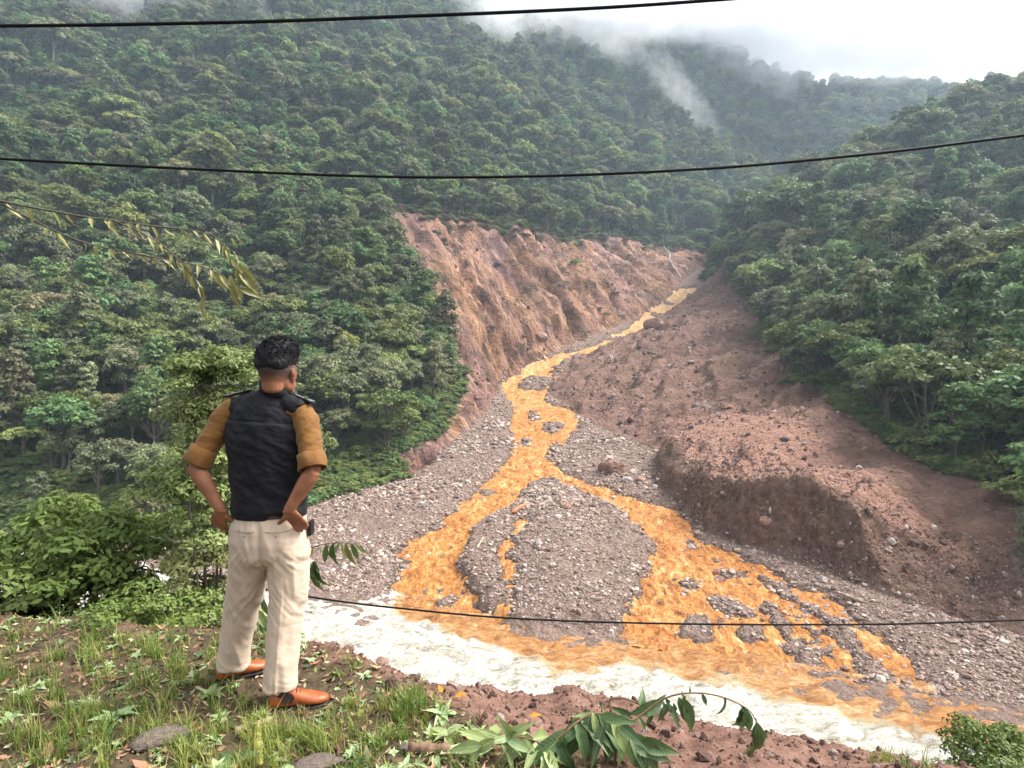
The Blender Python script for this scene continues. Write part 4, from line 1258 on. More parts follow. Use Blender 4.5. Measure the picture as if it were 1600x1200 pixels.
# ---- leaves
def leaf_mesh(name, mat, length=1.0, width=0.24, droop=0.25, fold=0.25, wave=0.0, seed=0):
    """a pointed leaf along +X, folded along its midrib"""
    rr = random.Random(seed)
    n = 8; V, Fq = [], []
    for i in range(n + 1):
        t = i / n
        w = width * 0.5 * (math.sin(math.pi * min(1, t * 1.05 + 0.02) ** 0.75)) * (1 if t < 0.98 else 0.15)
        zc = -droop * t * t * length
        wv = wave * math.sin(t * 17 + seed)
        V += [(t * length, -w, zc + fold * w + wv * w), (t * length, 0, zc), (t * length, w, zc + fold * w - wv * w)]
    for i in range(n):
        a = i * 3
        Fq += [(a, a + 1, a + 4, a + 3), (a + 1, a + 2, a + 5, a + 4)]
    me = mesh_np(name, np.array(V), np.array(Fq)); me.materials.append(mat)
    return me
def mat_leafblade(name, col, back, gloss=0.45):
    m = NT(name)
    oc = m.obj()
    sep = m.n('ShaderNodeSeparateXYZ'); m.l(oc, sep.inputs[0])
    ay = m.math('ABSOLUTE', sep.outputs['Y'])
    rib = m.ramp(ay, [(0.0, 1.0), (0.012, 0.0)])
    wv = m.n('ShaderNodeTexWave'); wv.inputs['Scale'].default_value = 4.0; wv.inputs['Distortion'].default_value = 1.0
    vein = m.math('SUBTRACT', sep.outputs['X'], m.math('MULTIPLY', ay, 0.7))
    vs = m.math('POWER', m.math('ABSOLUTE', m.math('SINE', m.math('MULTIPLY', vein, 42.0))), 8.0)
    rn = m.n('ShaderNodeObjectInfo').outputs['Random']
    n = m.noise(oc, 5, 4, 0.6)
    c = m.mix(m.ramp(m.noise(oc, 2.0, 3, 0.6), [(0.35, 0.0), (0.7, 0.7)]), col, back)
    c = m.mix(m.math('MULTIPLY', rn, 0.6), c, tuple(min(1, v * 1.5) for v in back))
    c = m.mix(m.math('MULTIPLY', vs, 0.10), c, tuple(min(1, v * 1.7) for v in back))
    c = m.mix(rib, c, tuple(min(1, v * 2.0) for v in back))
    b = m.n('ShaderNodeBsdfPrincipled'); m.l(c, b.inputs['Base Color']); b.inputs['Roughness'].default_value = gloss
    m.l(m.bump(vs, 0.15, 0.01), b.inputs['Normal'])
    tr = m.n('ShaderNodeBsdfTranslucent'); m.l(c, tr.inputs['Color'])
    mx = m.n('ShaderNodeMixShader'); mx.inputs[0].default_value = 0.25
    m.l(b.outputs[0], mx.inputs[1]); m.l(tr.outputs[0], mx.inputs[2]); m.l(mx.outputs[0], m.out.inputs['Surface'])
    return m.m
M_LB_DARK = mat_leafblade('wilted_leaf_green', (0.035, 0.075, 0.026), (0.085, 0.135, 0.045))
M_LB_PALE = mat_leafblade('wilted_leaf_pale', (0.12, 0.17, 0.055), (0.24, 0.29, 0.11))
M_LB_OLIVE = mat_leafblade('hanging_leaf_olive', (0.10, 0.105, 0.028), (0.24, 0.225, 0.075))
M_LB_LIGHT = mat_leafblade('weed_leaf_light', (0.17, 0.26, 0.09), (0.32, 0.40, 0.20))
M_STEM = mat_plain('green_brown_stem', (0.10, 0.085, 0.04), 0.7)
M_TWIG = mat_plain('dry_twig', (0.15, 0.095, 0.055), 0.85, 0.2, 0.4, 20)
LM = {}
for nm, mt in (('dark', M_LB_DARK), ('pale', M_LB_PALE), ('olive', M_LB_OLIVE), ('light', M_LB_LIGHT)):
    LM[nm] = [leaf_mesh('leaf_%s_%d' % (nm, q), mt, 1.0, [0.24, 0.30, 0.19, 0.26][q], [0.25, 0.45, 0.12, 0.6][q], [0.5, 0.95, 0.3, 0.7][q], [0.1, 0.3, 0.4, 0.2][q], q) for q in range(4)]
def leaf_between(parent, a, b, kind, wscale=1.0, roll=None):
    a = Vector(a); b = Vector(b); d = b - a; L_ = d.length
    me = random.choice(LM[kind])
    o = bpy.data.objects.new('leaf', me); COL.objects.link(o)
    x = d.normalized()
    # droop lies along -local z: keep it towards the ground
    up = Vector((random.uniform(-0.5, 0.5), random.uniform(-0.9, -0.1), 0.8)) if roll is None else Vector(roll)
    y = up.cross(x)
    if y.length < 1e-3: y = Vector((0, 1, 0)).cross(x)
    y.normalize(); z = x.cross(y)
    M = Matrix((x, y, z)).transposed().to_4x4()
    M.translation = a
    S = Matrix.Diagonal((L_, L_ * wscale, L_, 1))
    o.matrix_world = M @ S
    if parent is not None:
        o.parent = parent; o.matrix_parent_inverse = parent.matrix_world.inverted()
    return o
def stem_part(parent, path, r0, r1, mat=None, name='stem'):
    n = len(path)
    me = join_tubes(name, [tube(path, [r0 + (r1 - r0) * i / (n - 1) for i in range(n)], 7)], mat or M_STEM)
    o = link(name, me, None, parent)
    if parent is not None: o.matrix_parent_inverse = parent.matrix_world.inverted()
    return o
def curve_pts(pl, n=14):
    """smooth path through pixel+depth knots"""
    P = [W(*p) if not isinstance(p, Vector) else p for p in pl]
    if len(P) < 3: return P
    out = []
    Q = [P[0] * 2 - P[1]] + P + [P[-1] * 2 - P[-2]]
    for i in range(1, len(Q) - 2):
        for k_ in range(n // 2):
            t = k_ / (n // 2)
            p0, p1, p2, p3 = Q[i - 1], Q[i], Q[i + 1], Q[i + 2]
            out.append(0.5 * ((2 * p1) + (p2 - p0) * t + (2 * p0 - 5 * p1 + 4 * p2 - p3) * t * t + (3 * p1 - p0 - 3 * p2 + p3) * t ** 3))
    out.append(P[-1])
    return out
def plant(name, base, label, cat, group=None):
    e = empty(name, base); bpy.context.view_layer.update()
    tag(e, label, cat, group)
    return e
def hang_leaves(pl, stem_path, n, kind, lmin, lmax, t0=0.15, spread=0.5, down=0.7):
    for k_ in range(n):
        t = t0 + (1 - t0) * (k_ + random.uniform(0.1, 0.9)) / n
        f = t * (len(stem_path) - 1); i = min(int(f), len(stem_path) - 2)
        a = stem_path[i].lerp(stem_path[i + 1], f - i)
        tan = (stem_path[i + 1] - stem_path[i]).normalized()
        side = tan.cross(Vector((0, 0, 1))) * random.choice((-1, 1))
        d = side * spread * random.uniform(0.4, 1.3) + tan * random.uniform(0.1, 0.7) + Vector((0, 0, -down * random.uniform(0.5, 1.4)))
        d += Vector((random.uniform(-0.3, 0.3), random.uniform(-0.3, 0.3), random.uniform(-0.2, 0.2)))
        leaf_between(pl, a, a + d.normalized() * random.uniform(lmin, lmax), kind)

random.seed(21)
# cut branch lying over the bank at the lower right, its wilted leaves hanging
br = plant('wilted_branch', on_bank(950, 1195), 'wilted dark green branch with hanging leaves arching over the bank below the river', 'branch')
st = curve_pts([(950, 1240, 2.3), (962, 1180, 2.35), (966, 1135, 2.4), (952, 1100, 2.45), (962, 1090, 2.45), (985, 1094, 2.45), (1005, 1104, 2.45)])
stem_part(br, st, 0.006, 0.004, M_TWIG)
st2 = curve_pts([(966, 1140, 2.4), (1000, 1118, 2.42), (1035, 1093, 2.45), (1075, 1083, 2.45), (1125, 1088, 2.45), (1168, 1108, 2.45), (1183, 1130, 2.45)])
stem_part(br, st2, 0.005, 0.002, M_TWIG)
for (ax, ay, bx, by) in [(1000, 1108, 1007, 1072), (1018, 1108, 1040, 1088), (1032, 1098, 988, 1120), (1046, 1098, 1028, 1128), (1046, 1100, 1064, 1142), (1066, 1090, 1094, 1160), (1060, 1090, 1078, 1138),
                         (985, 1118, 958, 1108), (1036, 1095, 1040, 1118), (1078, 1083, 1078, 1071), (1020, 1112, 1010, 1140), (1052, 1098, 1052, 1130),
                         (1162, 1108, 1148, 1156), (1166, 1108, 1173, 1152), (1182, 1128, 1177, 1196), (1184, 1130, 1193, 1184), (1180, 1130, 1183, 1205), (1160, 1105, 1155, 1140)]:
    leaf_between(br, W(ax, ay, 2.45 + random.uniform(-0.02, 0.02)), W(bx, by, 2.45 + random.uniform(-0.06, 0.06)), 'dark', random.uniform(0.9, 1.25), (random.uniform(-0.4, 0.4), -1, 0.35))
br2 = plant('wilted_branch', on_bank(900, 1195), 'heap of drooping broad green leaves at the bottom edge right of centre', 'branch')
st3 = curve_pts([(800, 1230, 2.2), (850, 1175, 2.28), (900, 1130, 2.33), (930, 1115, 2.35), (960, 1122, 2.35), (1000, 1160, 2.32)])
stem_part(br2, st3, 0.007, 0.003, M_TWIG)
for (ax, ay, bx, by) in [(922, 1118, 908, 1172), (926, 1114, 938, 1168), (942, 1118, 948, 1192), (905, 1128, 886, 1205), (955, 1122, 988, 1190), (970, 1135, 1004, 1200), (890, 1140, 812, 1195), (872, 1155, 828, 1205),
                         (935, 1116, 968, 1160), (915, 1124, 860, 1175), (946, 1120, 920, 1210), (900, 1132, 925, 1200), (962, 1128, 1010, 1168), (975, 1140, 970, 1205), (985, 1150, 1048, 1195), (1000, 1158, 1060, 1180),
                         (985, 1148, 1020, 1210), (930, 1115, 890, 1120), (908, 1122, 880, 1150), (940, 1118, 985, 1130), (880, 1148, 870, 1215), (860, 1165, 850, 1225), (955, 1126, 950, 1215), (1000, 1160, 1035, 1215)]:
    dd = 2.33 + random.uniform(-0.05, 0.05)
    leaf_between(br2, W(ax, ay, dd), W(bx, by, dd - random.uniform(0.02, 0.12)), random.choice(('dark', 'dark', 'pale')), random.uniform(0.9, 1.4), (random.uniform(-0.5, 0.5), -1, 0.5))
br3 = plant('wilted_branch', on_bank(780, 1185), 'pale green wilted leaves lying on the bank at the bottom centre', 'branch')
st4 = curve_pts([(700, 1205, 2.3), (745, 1165, 2.36), (790, 1150, 2.36), (840, 1160, 2.3), (870, 1190, 2.25)])
stem_part(br3, st4, 0.006, 0.003, M_TWIG)
for (ax, ay, bx, by) in [(765, 1158, 716, 1140), (772, 1156, 728, 1182), (800, 1150, 762, 1162), (790, 1150, 830, 1130), (810, 1152, 800, 1205), (820, 1155, 775, 1200), (835, 1158, 858, 1205), (745, 1165, 735, 1205),
                         (760, 1160, 755, 1200), (780, 1152, 742, 1138), (825, 1154, 815, 1190), (790, 1152, 838, 1180), (845, 1162, 800, 1175), (752, 1165, 700, 1170), (805, 1150, 782, 1132)]:
    dd = 2.34 + random.uniform(-0.04, 0.04)
    leaf_between(br3, W(ax, ay, dd), W(bx, by, dd - random.uniform(0.0, 0.08)), random.choice(('pale', 'pale', 'light')), random.uniform(0.9, 1.5), (random.uniform(-0.5, 0.5), -1, 0.7))

hang_leaves(br2, st3, 22, 'dark', 0.12, 0.22, 0.15, 0.8, 0.5)
hang_leaves(br3, st4, 18, 'pale', 0.10, 0.18, 0.05, 0.9, 0.2)
hang_leaves(br, st2, 8, 'dark', 0.06, 0.12, 0.05, 0.4, 0.8)
br4 = plant('wilted_branch', on_bank(680, 1190), 'crushed light green leaves around the brown log at the bottom', 'branch')
st5 = curve_pts([(600, 1215, 2.3), (650, 1190, 2.33), (700, 1178, 2.33), (760, 1185, 2.3)])
stem_part(br4, st5, 0.005, 0.002, M_TWIG)
hang_leaves(br4, st5, 18, 'light', 0.06, 0.12, 0.0, 1.0, 0.0)
# drooping plant at the edge behind the man's leg
b0 = on_bank(452, 1005)
dp = plant('drooping_plant', b0, 'drooping long leaved plant on the bank edge behind the right leg of the man', 'plant')
s1 = curve_pts([b0, W(455, 930, 3.4), W(470, 868, 3.4), W(500, 852, 3.4), W(535, 848, 3.4), W(560, 852, 3.4)])
stem_part(dp, s1, 0.006, 0.002)
for (ax, ay, bx, by) in [(510, 850, 506, 888), (522, 848, 520, 895), (530, 848, 518, 872), (540, 848, 552, 890), (548, 849, 565, 885), (556, 850, 576, 872), (562, 852, 572, 866), (534, 848, 540, 880), (490, 855, 484, 875)]:
    leaf_between(dp, W(ax, ay, 3.4), W(bx, by, 3.4 + random.uniform(-0.05, 0.05)), random.choice(('olive', 'pale', 'dark')), 0.8, (random.uniform(-0.4, 0.4), -1, 0.3))
s2 = curve_pts([b0, W(462, 950, 3.3), W(478, 895, 3.3), W(490, 878, 3.3)])
stem_part(dp, s2, 0.005, 0.002)
for (ax, ay, bx, by) in [(489, 878, 492, 940), (490, 877, 504, 928), (491, 876, 500, 912), (486, 884, 497, 918)]:
    leaf_between(dp, W(ax, ay, 3.3), W(bx, by, 3.3), 'dark', 0.8, (random.uniform(-0.4, 0.4), -1, 0.2))
b1 = on_bank(405, 1000)
dp2 = plant('drooping_plant', b1, 'small leafy plant glimpsed between the legs of the man', 'plant')
s3 = curve_pts([b1, W(402, 955, 3.5), W(410, 925, 3.5)])
stem_part(dp2, s3, 0.005, 0.002)
for (ax, ay, bx, by) in [(410, 925, 395, 955), (409, 930, 418, 970), (405, 945, 390, 985), (404, 955, 420, 990), (403, 965, 385, 970), (403, 975, 425, 1000), (403, 985, 385, 1005)]:
    leaf_between(dp2, W(ax, ay, 3.5), W(bx, by, 3.5 + random.uniform(-0.06, 0.06)), random.choice(('dark', 'pale')), 1.1, (random.uniform(-0.4, 0.4), -1, 0.4))

# branch reaching in from the left, its long leaves hanging
hb0 = W(-260, 240, 3.0)
hb = plant('leafy_branch', hb0, 'yellowish leafy branch reaching in from the left above the man', 'branch')
limbs = [[(-260, 240, 3.0), (-60, 300, 3.0), (110, 335, 3.0), (230, 352, 3.0), (320, 365, 3.0), (372, 400, 3.0)], [(0, 318, 3.0), (120, 375, 3.05), (230, 400, 3.05), (320, 418, 3.05), (368, 446, 3.05)],
         [(180, 345, 3.0), (250, 380, 2.95), (300, 430, 2.95), (320, 470, 2.95)]]
for li, lb in enumerate(limbs):
    lp = curve_pts(lb)
    stem_part(hb, lp, 0.008 if li == 0 else 0.005, 0.002, M_BARK, 'limb')
    hang_leaves(hb, lp, 24 if li == 0 else 17, 'olive', 0.06, 0.12, 0.12, 0.55, 0.6)
for (ax, ay, bx, by) in [(362, 372, 372, 388), (370, 368, 380, 380), (365, 392, 372, 402), (362, 405, 384, 432), (372, 412, 398, 440), (375, 425, 405, 458), (368, 420, 392, 462), (366, 440, 380, 470), (362, 450, 374, 488), (375, 452, 408, 462), (360, 430, 372, 468)]:
    leaf_between(hb, W(ax, ay, 3.0), W(bx, by, 3.0), 'olive', 1.0, (random.uniform(-0.4, 0.4), -1, 0.3))

# leafy shrubs on the bank edge
M_SHRUB_PALE = mat_leaf('pale_shrub_leaves', (0.10, 0.15, 0.045), (0.20, 0.26, 0.09), (0.33, 0.38, 0.17), (0.34, 0.34, 0.14))
M_SHRUB_MID = mat_leaf('mid_shrub_leaves', (0.06, 0.11, 0.025), (0.12, 0.19, 0.045), (0.21, 0.28, 0.08), (0.20, 0.22, 0.06))
def leafy_shrub(name, x, y, ztop, scale, nc_, mat, seed, label):
    zb = float(bank_z(x, y))
    sh = plant(name, (x, y, zb), label, 'shrub')
    cm, cs = crown_mesh('foliage', seed, 'bush', nc_, 150, mat, 0.42)
    h_ = 3.4 * scale
    for q in range(max(1, math.ceil((ztop - zb) / (h_ * 0.72)))):     # foliage in tiers from the crown down to the ground
        fo_ = link('foliage', cm, None, sh)
        fo_.location = (random.uniform(-0.2, 0.2) * (q > 0), random.uniform(-0.1, 0.15), ztop - zb - h_ * (1 + 0.72 * q)); fo_.scale = (scale * random.uniform(0.95, 1.2),) * 2 + (scale,)
        fo_.rotation_euler = (0, 0, 1.3 * q)
    for q in range(5):
        c = cs[random.randrange(len(cs))]
        e_ = Vector((c[0] * scale, c[1] * scale, ztop - zb - h_ + c[2] * scale))
        me_ = join_tubes('stem', [tube([Vector((random.uniform(-0.05, 0.05), 0, -0.1)), e_ * 0.55, e_], [0.012, 0.009, 0.003], 6)], M_BARK)
        link('stem', me_, None, sh)
leafy_shrub('pale_shrub', -2.33, 4.45, W(0, 540, 4.45).z, 0.125, 46, M_SHRUB_PALE, 1201, 'pale sunlit leafy shrub behind the left shoulder of the man')
leafy_shrub('green_shrub', -3.5, 4.5, W(0, 790, 4.5).z, 0.2, 46, M_SHRUB_MID, 1202, 'green leafy shrub on the bank edge left of the man')
leafy_shrub('green_shrub', -4.2, 4.2, W(0, 850, 4.2).z, 0.17, 46, M_SHRUB_PALE, 1203, 'pale low shrub at the far left end of the bank')
leafy_shrub('green_shrub', -2.62, 3.9, W(0, 930, 3.9).z, 0.12, 36, M_SHRUB_MID, 1204, 'low green shrub on the bank right behind the left arm of the man')
leafy_shrub('green_shrub', 3.55, 4.15, W(0, 1140, 4.15).z, 0.12, 36, M_SHRUB_MID, 1205, 'low green shrub at the right end of the earth bank')

# low weeds between the grass
def rosette(px, py, n, L_, kind, label):
    c = on_bank(px, py)
    w_ = plant('weed', c, label, 'weed')
    for k_ in range(n):
        a = k_ * 2.399 + random.uniform(-0.3, 0.3)
        d = Vector((math.cos(a), math.sin(a), random.uniform(0.2, 0.9))).normalized()
        leaf_between(w_, c, c + d * L_ * random.uniform(0.6, 1.2), kind, random.uniform(1.0, 1.8), (random.uniform(-0.2, 0.2), random.uniform(-0.3, 0.2), 1))
    return w_
rosette(570, 1062, 8, 0.055, 'light', 'small pale leafy weed right of the tan shoe')
rosette(600, 1068, 6, 0.045, 'pale', 'little green weed at the bank edge past the shoe')
rosette(640, 1102, 16, 0.08, 'light', 'bright green bushy weed at the bank edge left of the soil slope')
rosette(692, 1120, 14, 0.09, 'light', 'whitish green fresh weed beside the soil slope')
rosette(700, 1150, 10, 0.09, 'pale', 'flattened green weed above the brown log')
rosette(745, 1150, 10, 0.10, 'pale', 'spreading green weed left of the wilted heap')
rosette(560, 1190, 7, 0.06, 'dark', 'dark round leaved weed at the bottom edge')
rosette(405, 1120, 6, 0.05, 'light', 'lime leaved weed below the left shoe')
rosette(732, 1185, 7, 0.07, 'light', 'grey green weed at the bottom edge below the log')
rosette(365, 1190, 6, 0.12, 'dark', 'large dark leaf weed in the lower left by the shoe')
rosette(480, 1145, 7, 0.05, 'pale', 'small weed in front of the tan shoe')
rosette(330, 1090, 10, 0.09, 'pale', 'green weed beside the left foot of the man')
rosette(180, 1130, 12, 0.11, 'light', 'broad green weed at the lower left')
gc = []
for q, (kd, nl, ws) in enumerate((('light', 7, 1.5), ('pale', 9, 1.2), ('dark', 6, 1.7), ('light', 5, 1.9))):
    Vs, Fs = [], []
    src = LM[kd][q % 4]
    sv = np.array([v.co[:] for v in src.vertices]); sf_ = np.array([pl.vertices[:] for pl in src.polygons])
    for k_ in range(nl):
        a = k_ * 2.399 + random.uniform(-0.4, 0.4); el_ = random.uniform(0.2, 0.9); L_ = random.uniform(0.6, 1.2)
        M3 = np.array(Matrix.Rotation(a, 3, 'Z') @ Matrix.Rotation(-el_, 3, 'Y'))
        Fs.append(sf_ + sum(len(v) for v in Vs)); Vs.append((sv * np.array([L_, L_ * ws, L_])) @ M3.T)
    me_ = mesh_np('ground_cover_%d' % q, np.concatenate(Vs), np.concatenate(Fs)); me_.materials.append(src.materials[0]); gc.append(me_)
rg = np.random.default_rng(88)
gy_ = rg.uniform(1.9, 3.7, 1500); gx_ = rg.uniform(-1.0, 0.25, 1500) * gy_
kg = (gy_ < np.interp(gx_, E_X, E_Y) - 0.02) & (fbm(gx_ / 0.35, gy_ / 0.35, 3, 221) > -0.02) & (np.hypot(gx_ + 1.05, gy_ - 2.7) > 0.16)
gx_, gy_ = gx_[kg][:420], gy_[kg][:420]
sg = rg.uniform(0.018, 0.055, len(gx_))
go_ = gn_scatter('ground_cover', gc, np.stack([gx_, gy_, bank_z(gx_, gy_)], 1), np.stack([sg, sg, sg], 1), np.stack([rg.normal(0, 0.2, len(gx_)), rg.normal(0, 0.2, len(gx_)), rg.uniform(0, 6.28, len(gx_))], 1), rg.integers(0, 4, len(gx_)))
tag(go_, 'small leafy ground cover growing between the grass', 'ground cover', None, 'stuff')
# dry stump of twigs
c0 = on_bank(750, 1140)
tw = plant('dry_twig_tuft', c0, 'small dry branching twig standing on the soil slope', 'twig')
for k_ in range(9):
    a = random.uniform(0, 6.28); m_ = c0 + Vector((random.uniform(-0.01, 0.01), 0, 0.035))
    e_ = m_ + Vector((math.cos(a) * 0.05, math.sin(a) * 0.03, random.uniform(0.03, 0.08)))
    stem_part(tw, [c0, m_, m_.lerp(e_, 0.5) + Vector((0, 0, 0.006)), e_], 0.004, 0.0012, M_TWIG, 'twig')
# wood and stones on the bank
def lump(name, px, py, sx, sy, sz_, rz, mat, label, cat, seed):
    c = on_bank(px, py)
    me = rock_mesh(name, seed, 3, 0.8, 0.2); me.materials.append(mat)
    o = link(name, me); o.location = c + Vector((0, 0, sz_ * 0.35)); o.scale = (sx, sy, sz_); o.rotation_euler = (0, 0, rz)
    tag(o, label, cat); return o
M_BANKROCK = mat_rock('bank_stone', [(0.0, (0.15, 0.115, 0.095)), (1.0, (0.24, 0.185, 0.155))], 1.5)
M_LOG = mat_plain('rotten_wood', (0.16, 0.10, 0.065), 0.9, 0.15, 0.5, 30, 0, 'pos', 0.6)
lump('stone', 500, 1196, 0.12, 0.07, 0.035, 0.2, M_BANKROCK, 'flat pale brown stone at the bottom edge below the shoe', 'stone', 801)
lump('stone', 632, 1168, 0.035, 0.03, 0.035, 0.9, M_BANKROCK, 'dark stone at the left end of the brown log', 'stone', 802)
lump('stone', 575, 1150, 0.03, 0.022, 0.02, 0.5, M_BANKROCK, 'small brown stone in the grass right of the shoe', 'stone', 804)
lump('stone', 250, 1165, 0.09, 0.07, 0.05, 0.5, M_BANKROCK, 'brown stone in the grass at the lower left', 'stone', 805)
def log_piece(px0, py0, px1, py1, r, label, mat):
    a, b = on_bank(px0, py0), on_bank(px1, py1)
    a.z += r * 0.6; b.z += r * 0.6
    path = [a.lerp(b, i / 7) + Vector((0, 0, random.uniform(-0.15, 0.15) * r)) for i in range(8)]
    V, Fq = tube([path[0] - (b - a).normalized() * 0.003] + path + [path[-1] + (b - a).normalized() * 0.003], [r * 0.05] + [r * random.uniform(0.8, 1.12) for _ in range(8)] + [r * 0.05], 10)
    me = mesh_np('log', np.array(V), np.array(Fq)); me.materials.append(mat)
    o = link('log', me); tag(o, label, 'log')
log_piece(640, 1168, 702, 1172, 0.026, 'short broken brown log lying in the grass at the bottom', M_LOG)
log_piece(368, 1150, 425, 1125, 0.014, 'pale dead stick lying below the left shoe', mat_plain('pale_wood', (0.30, 0.23, 0.15), 0.85, 0.15, 0.4, 25))
log_piece(405, 1195, 402, 1140, 0.018, 'yellow green mossy stick at the bottom left', mat_plain('mossy_wood', (0.28, 0.27, 0.08), 0.9, 0.15, 0.5, 40))
# fallen red petals
M_PET = mat_plain('crimson_petal', (0.30, 0.02, 0.035), 0.5, 0.3, 0.4, 40)
petal = leaf_mesh('petal', M_PET, 1.0, 0.7, 0.2, 0.6, 0.1, 3)
for (px, py, lab) in [(476, 1116, 'red petal just below the toe of the tan shoe'), (490, 1152, 'red petal in the grass at the bottom, lowest of four'), (488, 1146, 'red petal beside the lowest one in the grass'), (518, 1138, 'dark crimson petal right of the others in the grass')]:
    c = on_bank(px, py)
    o = link('petal', petal); o.location = c + Vector((0, 0, 0.012)); o.scale = (0.022, 0.022, 0.022); o.rotation_euler = (0.3, -0.3, random.uniform(0, 6))
    tag(o, lab, 'petal', 'fallen red petals')
M_YEL = mat_plain('yellow_leaf', (0.48, 0.22, 0.02), 0.6, 0.3, 0.3, 20, 0.2)
yl = leaf_mesh('fallen_leaf', M_YEL, 1.0, 0.5, 0.1, 0.4, 0.2, 5)
for (px, py, rz, lab) in [(712, 1100, 0.3, 'yellow fallen leaf on the soil slope near the weeds'), (690, 1090, 1.9, 'orange fallen leaf at the top of the soil slope'), (828, 1125, 0.1, 'orange fallen leaf in the middle of the soil slope'), (740, 1165, 2.2, 'yellow fallen leaf by the bottom edge')]:
    c = on_bank(px, py)
    o = link('fallen_leaf', yl); o.location = c + Vector((0, 0, 0.02)); o.scale = (0.065, 0.065, 0.065); o.rotation_euler = (0.2, -0.2, rz)
    tag(o, lab, 'leaf', 'fallen yellow leaves')

# ------------------------------------------------------------------ overhead and low cables
M_CABLE = mat_plain('black_cable', (0.006, 0.0065, 0.008), 0.7, 0.15, 0.2, 40)
def cable(knots, r, label):
    P = [W(*k_) for k_ in knots]
    path = curve_pts(knots, 24)
    V, Fq = tube(path, [r] * len(path), 8)
    me = mesh_np('cable', np.array(V), np.array(Fq)); me.materials.append(M_CABLE)
    o = link('cable', me); tag(o, label, 'cable', 'cables strung across the valley')
cable([(-900, 20, 4.6), (-300, 38, 4.5), (0, 40.5, 4.45), (360, 35, 4.4), (620, 26, 4.4), (800, 19, 4.4), (960, 11, 4.4), (1110, 0.5, 4.4), (1400, -22, 4.4), (1800, -62, 4.4), (2600, -170, 4.4)], 0.0135, 'thick black cable crossing the mist at the top')
cable([(-900, 170, 5.2), (-300, 226, 5.1), (0, 248, 5.05), (360, 267, 5.0), (560, 275, 5.0), (720, 277, 5.0), (900, 273.5, 5.0), (1080, 265, 5.0), (1240, 252.5, 5.0), (1500, 224, 5.0), (1900, 165, 5.0), (2600, 20, 5.0)], 0.0125, 'black cable sagging across the forested mountainside')
cable([(-900, 690, 5.0), (-300, 800, 5.0), (100, 868, 5.0), (480, 932, 5.0), (640, 952, 5.0), (800, 966, 5.0), (1000, 973.5, 5.0), (1240, 976, 5.0), (1500, 972, 5.0), (1900, 950, 5.0), (2600, 860, 5.0)], 0.0085, 'thin dark cable crossing low in front of the orange streams')

# ------------------------------------------------------------------ the man
def shell_tube(pts, seg=20):
    """closed tapered tube: pts = (x, y, z, rx, ry) rings, ry measured across rx in the ring plane; rounded ends"""
    V, Fq = [], []
    P = [Vector(p[:3]) for p in pts]
    n = len(P)
    for i in range(n):
        d = (P[min(i + 1, n - 1)] - P[max(i - 1, 0)]).normalized()
        a = Vector((1, 0, 0)) - d * d.x
        if a.length < 0.2: a = Vector((0, 1, 0)) - d * d.y
        a.normalize(); b = d.cross(a)
        rx = pts[i][3]; ry = pts[i][4] if len(pts[i]) > 4 else rx
        for k_ in range(seg):
            an = 2 * math.pi * k_ / seg
            V.append(P[i] + a * math.cos(an) * rx + b * math.sin(an) * ry)
    for i in range(n - 1):
        for k_ in range(seg):
            k2 = (k_ + 1) % seg
            Fq.append((i * seg + k_, i * seg + k2, (i + 1) * seg + k2, (i + 1) * seg + k_))
    c0 = len(V); d0 = (P[0] - P[1]).normalized(); r0 = min(pts[0][3], pts[0][-1])
    V.append(P[0] + d0 * r0 * 0.55)
    V.append(P[-1] + (P[-1] - P[-2]).normalized() * min(pts[-1][3], pts[-1][-1]) * 0.55)
    T = []
    for k_ in range(seg):
        k2 = (k_ + 1) % seg
        T.append((c0, k2, k_)); T.append((c0 + 1, (n - 1) * seg + k_, (n - 1) * seg + k2))
    return [tuple(v) for v in V], Fq, T
def shell_ball(c, r, rot=None, seg=2):
    bm = bmesh.new(); bmesh.ops.create_icosphere(bm, subdivisions=3, radius=1.0)
    R = rot or Matrix.Identity(3)
    V = [tuple(R @ Vector((v.co.x * r[0], v.co.y * r[1], v.co.z * r[2])) + Vector(c)) for v in bm.verts]
    T = [tuple(v.index for v in f.verts) for f in bm.faces]
    bm.free()
    return V, [], T
def fuse(name, shells, voxel, smooth_it=6, displace=None):
    """weld closed shells into one continuous skin"""
    bm = bmesh.new()
    for V, Q, T in shells:
        vs = [bm.verts.new(v) for v in V]
        for f in list(Q) + list(T):
            try: bm.faces.new([vs[i] for i in f])
            except ValueError: pass
        
    bmesh.ops.recalc_face_normals(bm, faces=bm.faces)
    me = bpy.data.meshes.new(name + '_src'); bm.to_mesh(me); bm.free()
    ob = bpy.data.objects.new(name + '_src', me); COL.objects.link(ob)
    md = ob.modifiers.new('r', 'REMESH'); md.mode = 'VOXEL'; md.voxel_size = voxel
    if smooth_it:
        ms = ob.modifiers.new('s', 'SMOOTH'); ms.factor = 0.5; ms.iterations = smooth_it
    dg = bpy.context.evaluated_depsgraph_get()
    out = bpy.data.meshes.new_from_object(ob.evaluated_get(dg))
    out.name = name
    bpy.data.objects.remove(ob); bpy.data.meshes.remove(me)
    n = len(out.vertices)
    co = np.empty(n * 3, np.float32); out.vertices.foreach_get('co', co); co = co.reshape(-1, 3).astype(float)
    if displace is not None:
        nr = np.empty(n * 3, np.float32); out.vertices.foreach_get('normal', nr); nr = nr.reshape(-1, 3)
        co = co + nr * displace(co, nr)[:, None]
        out.vertices.foreach_set('co', co.astype(np.float32).ravel())
    out.polygons.foreach_set('use_smooth', np.ones(len(out.polygons), bool))
    out.update()
    return out

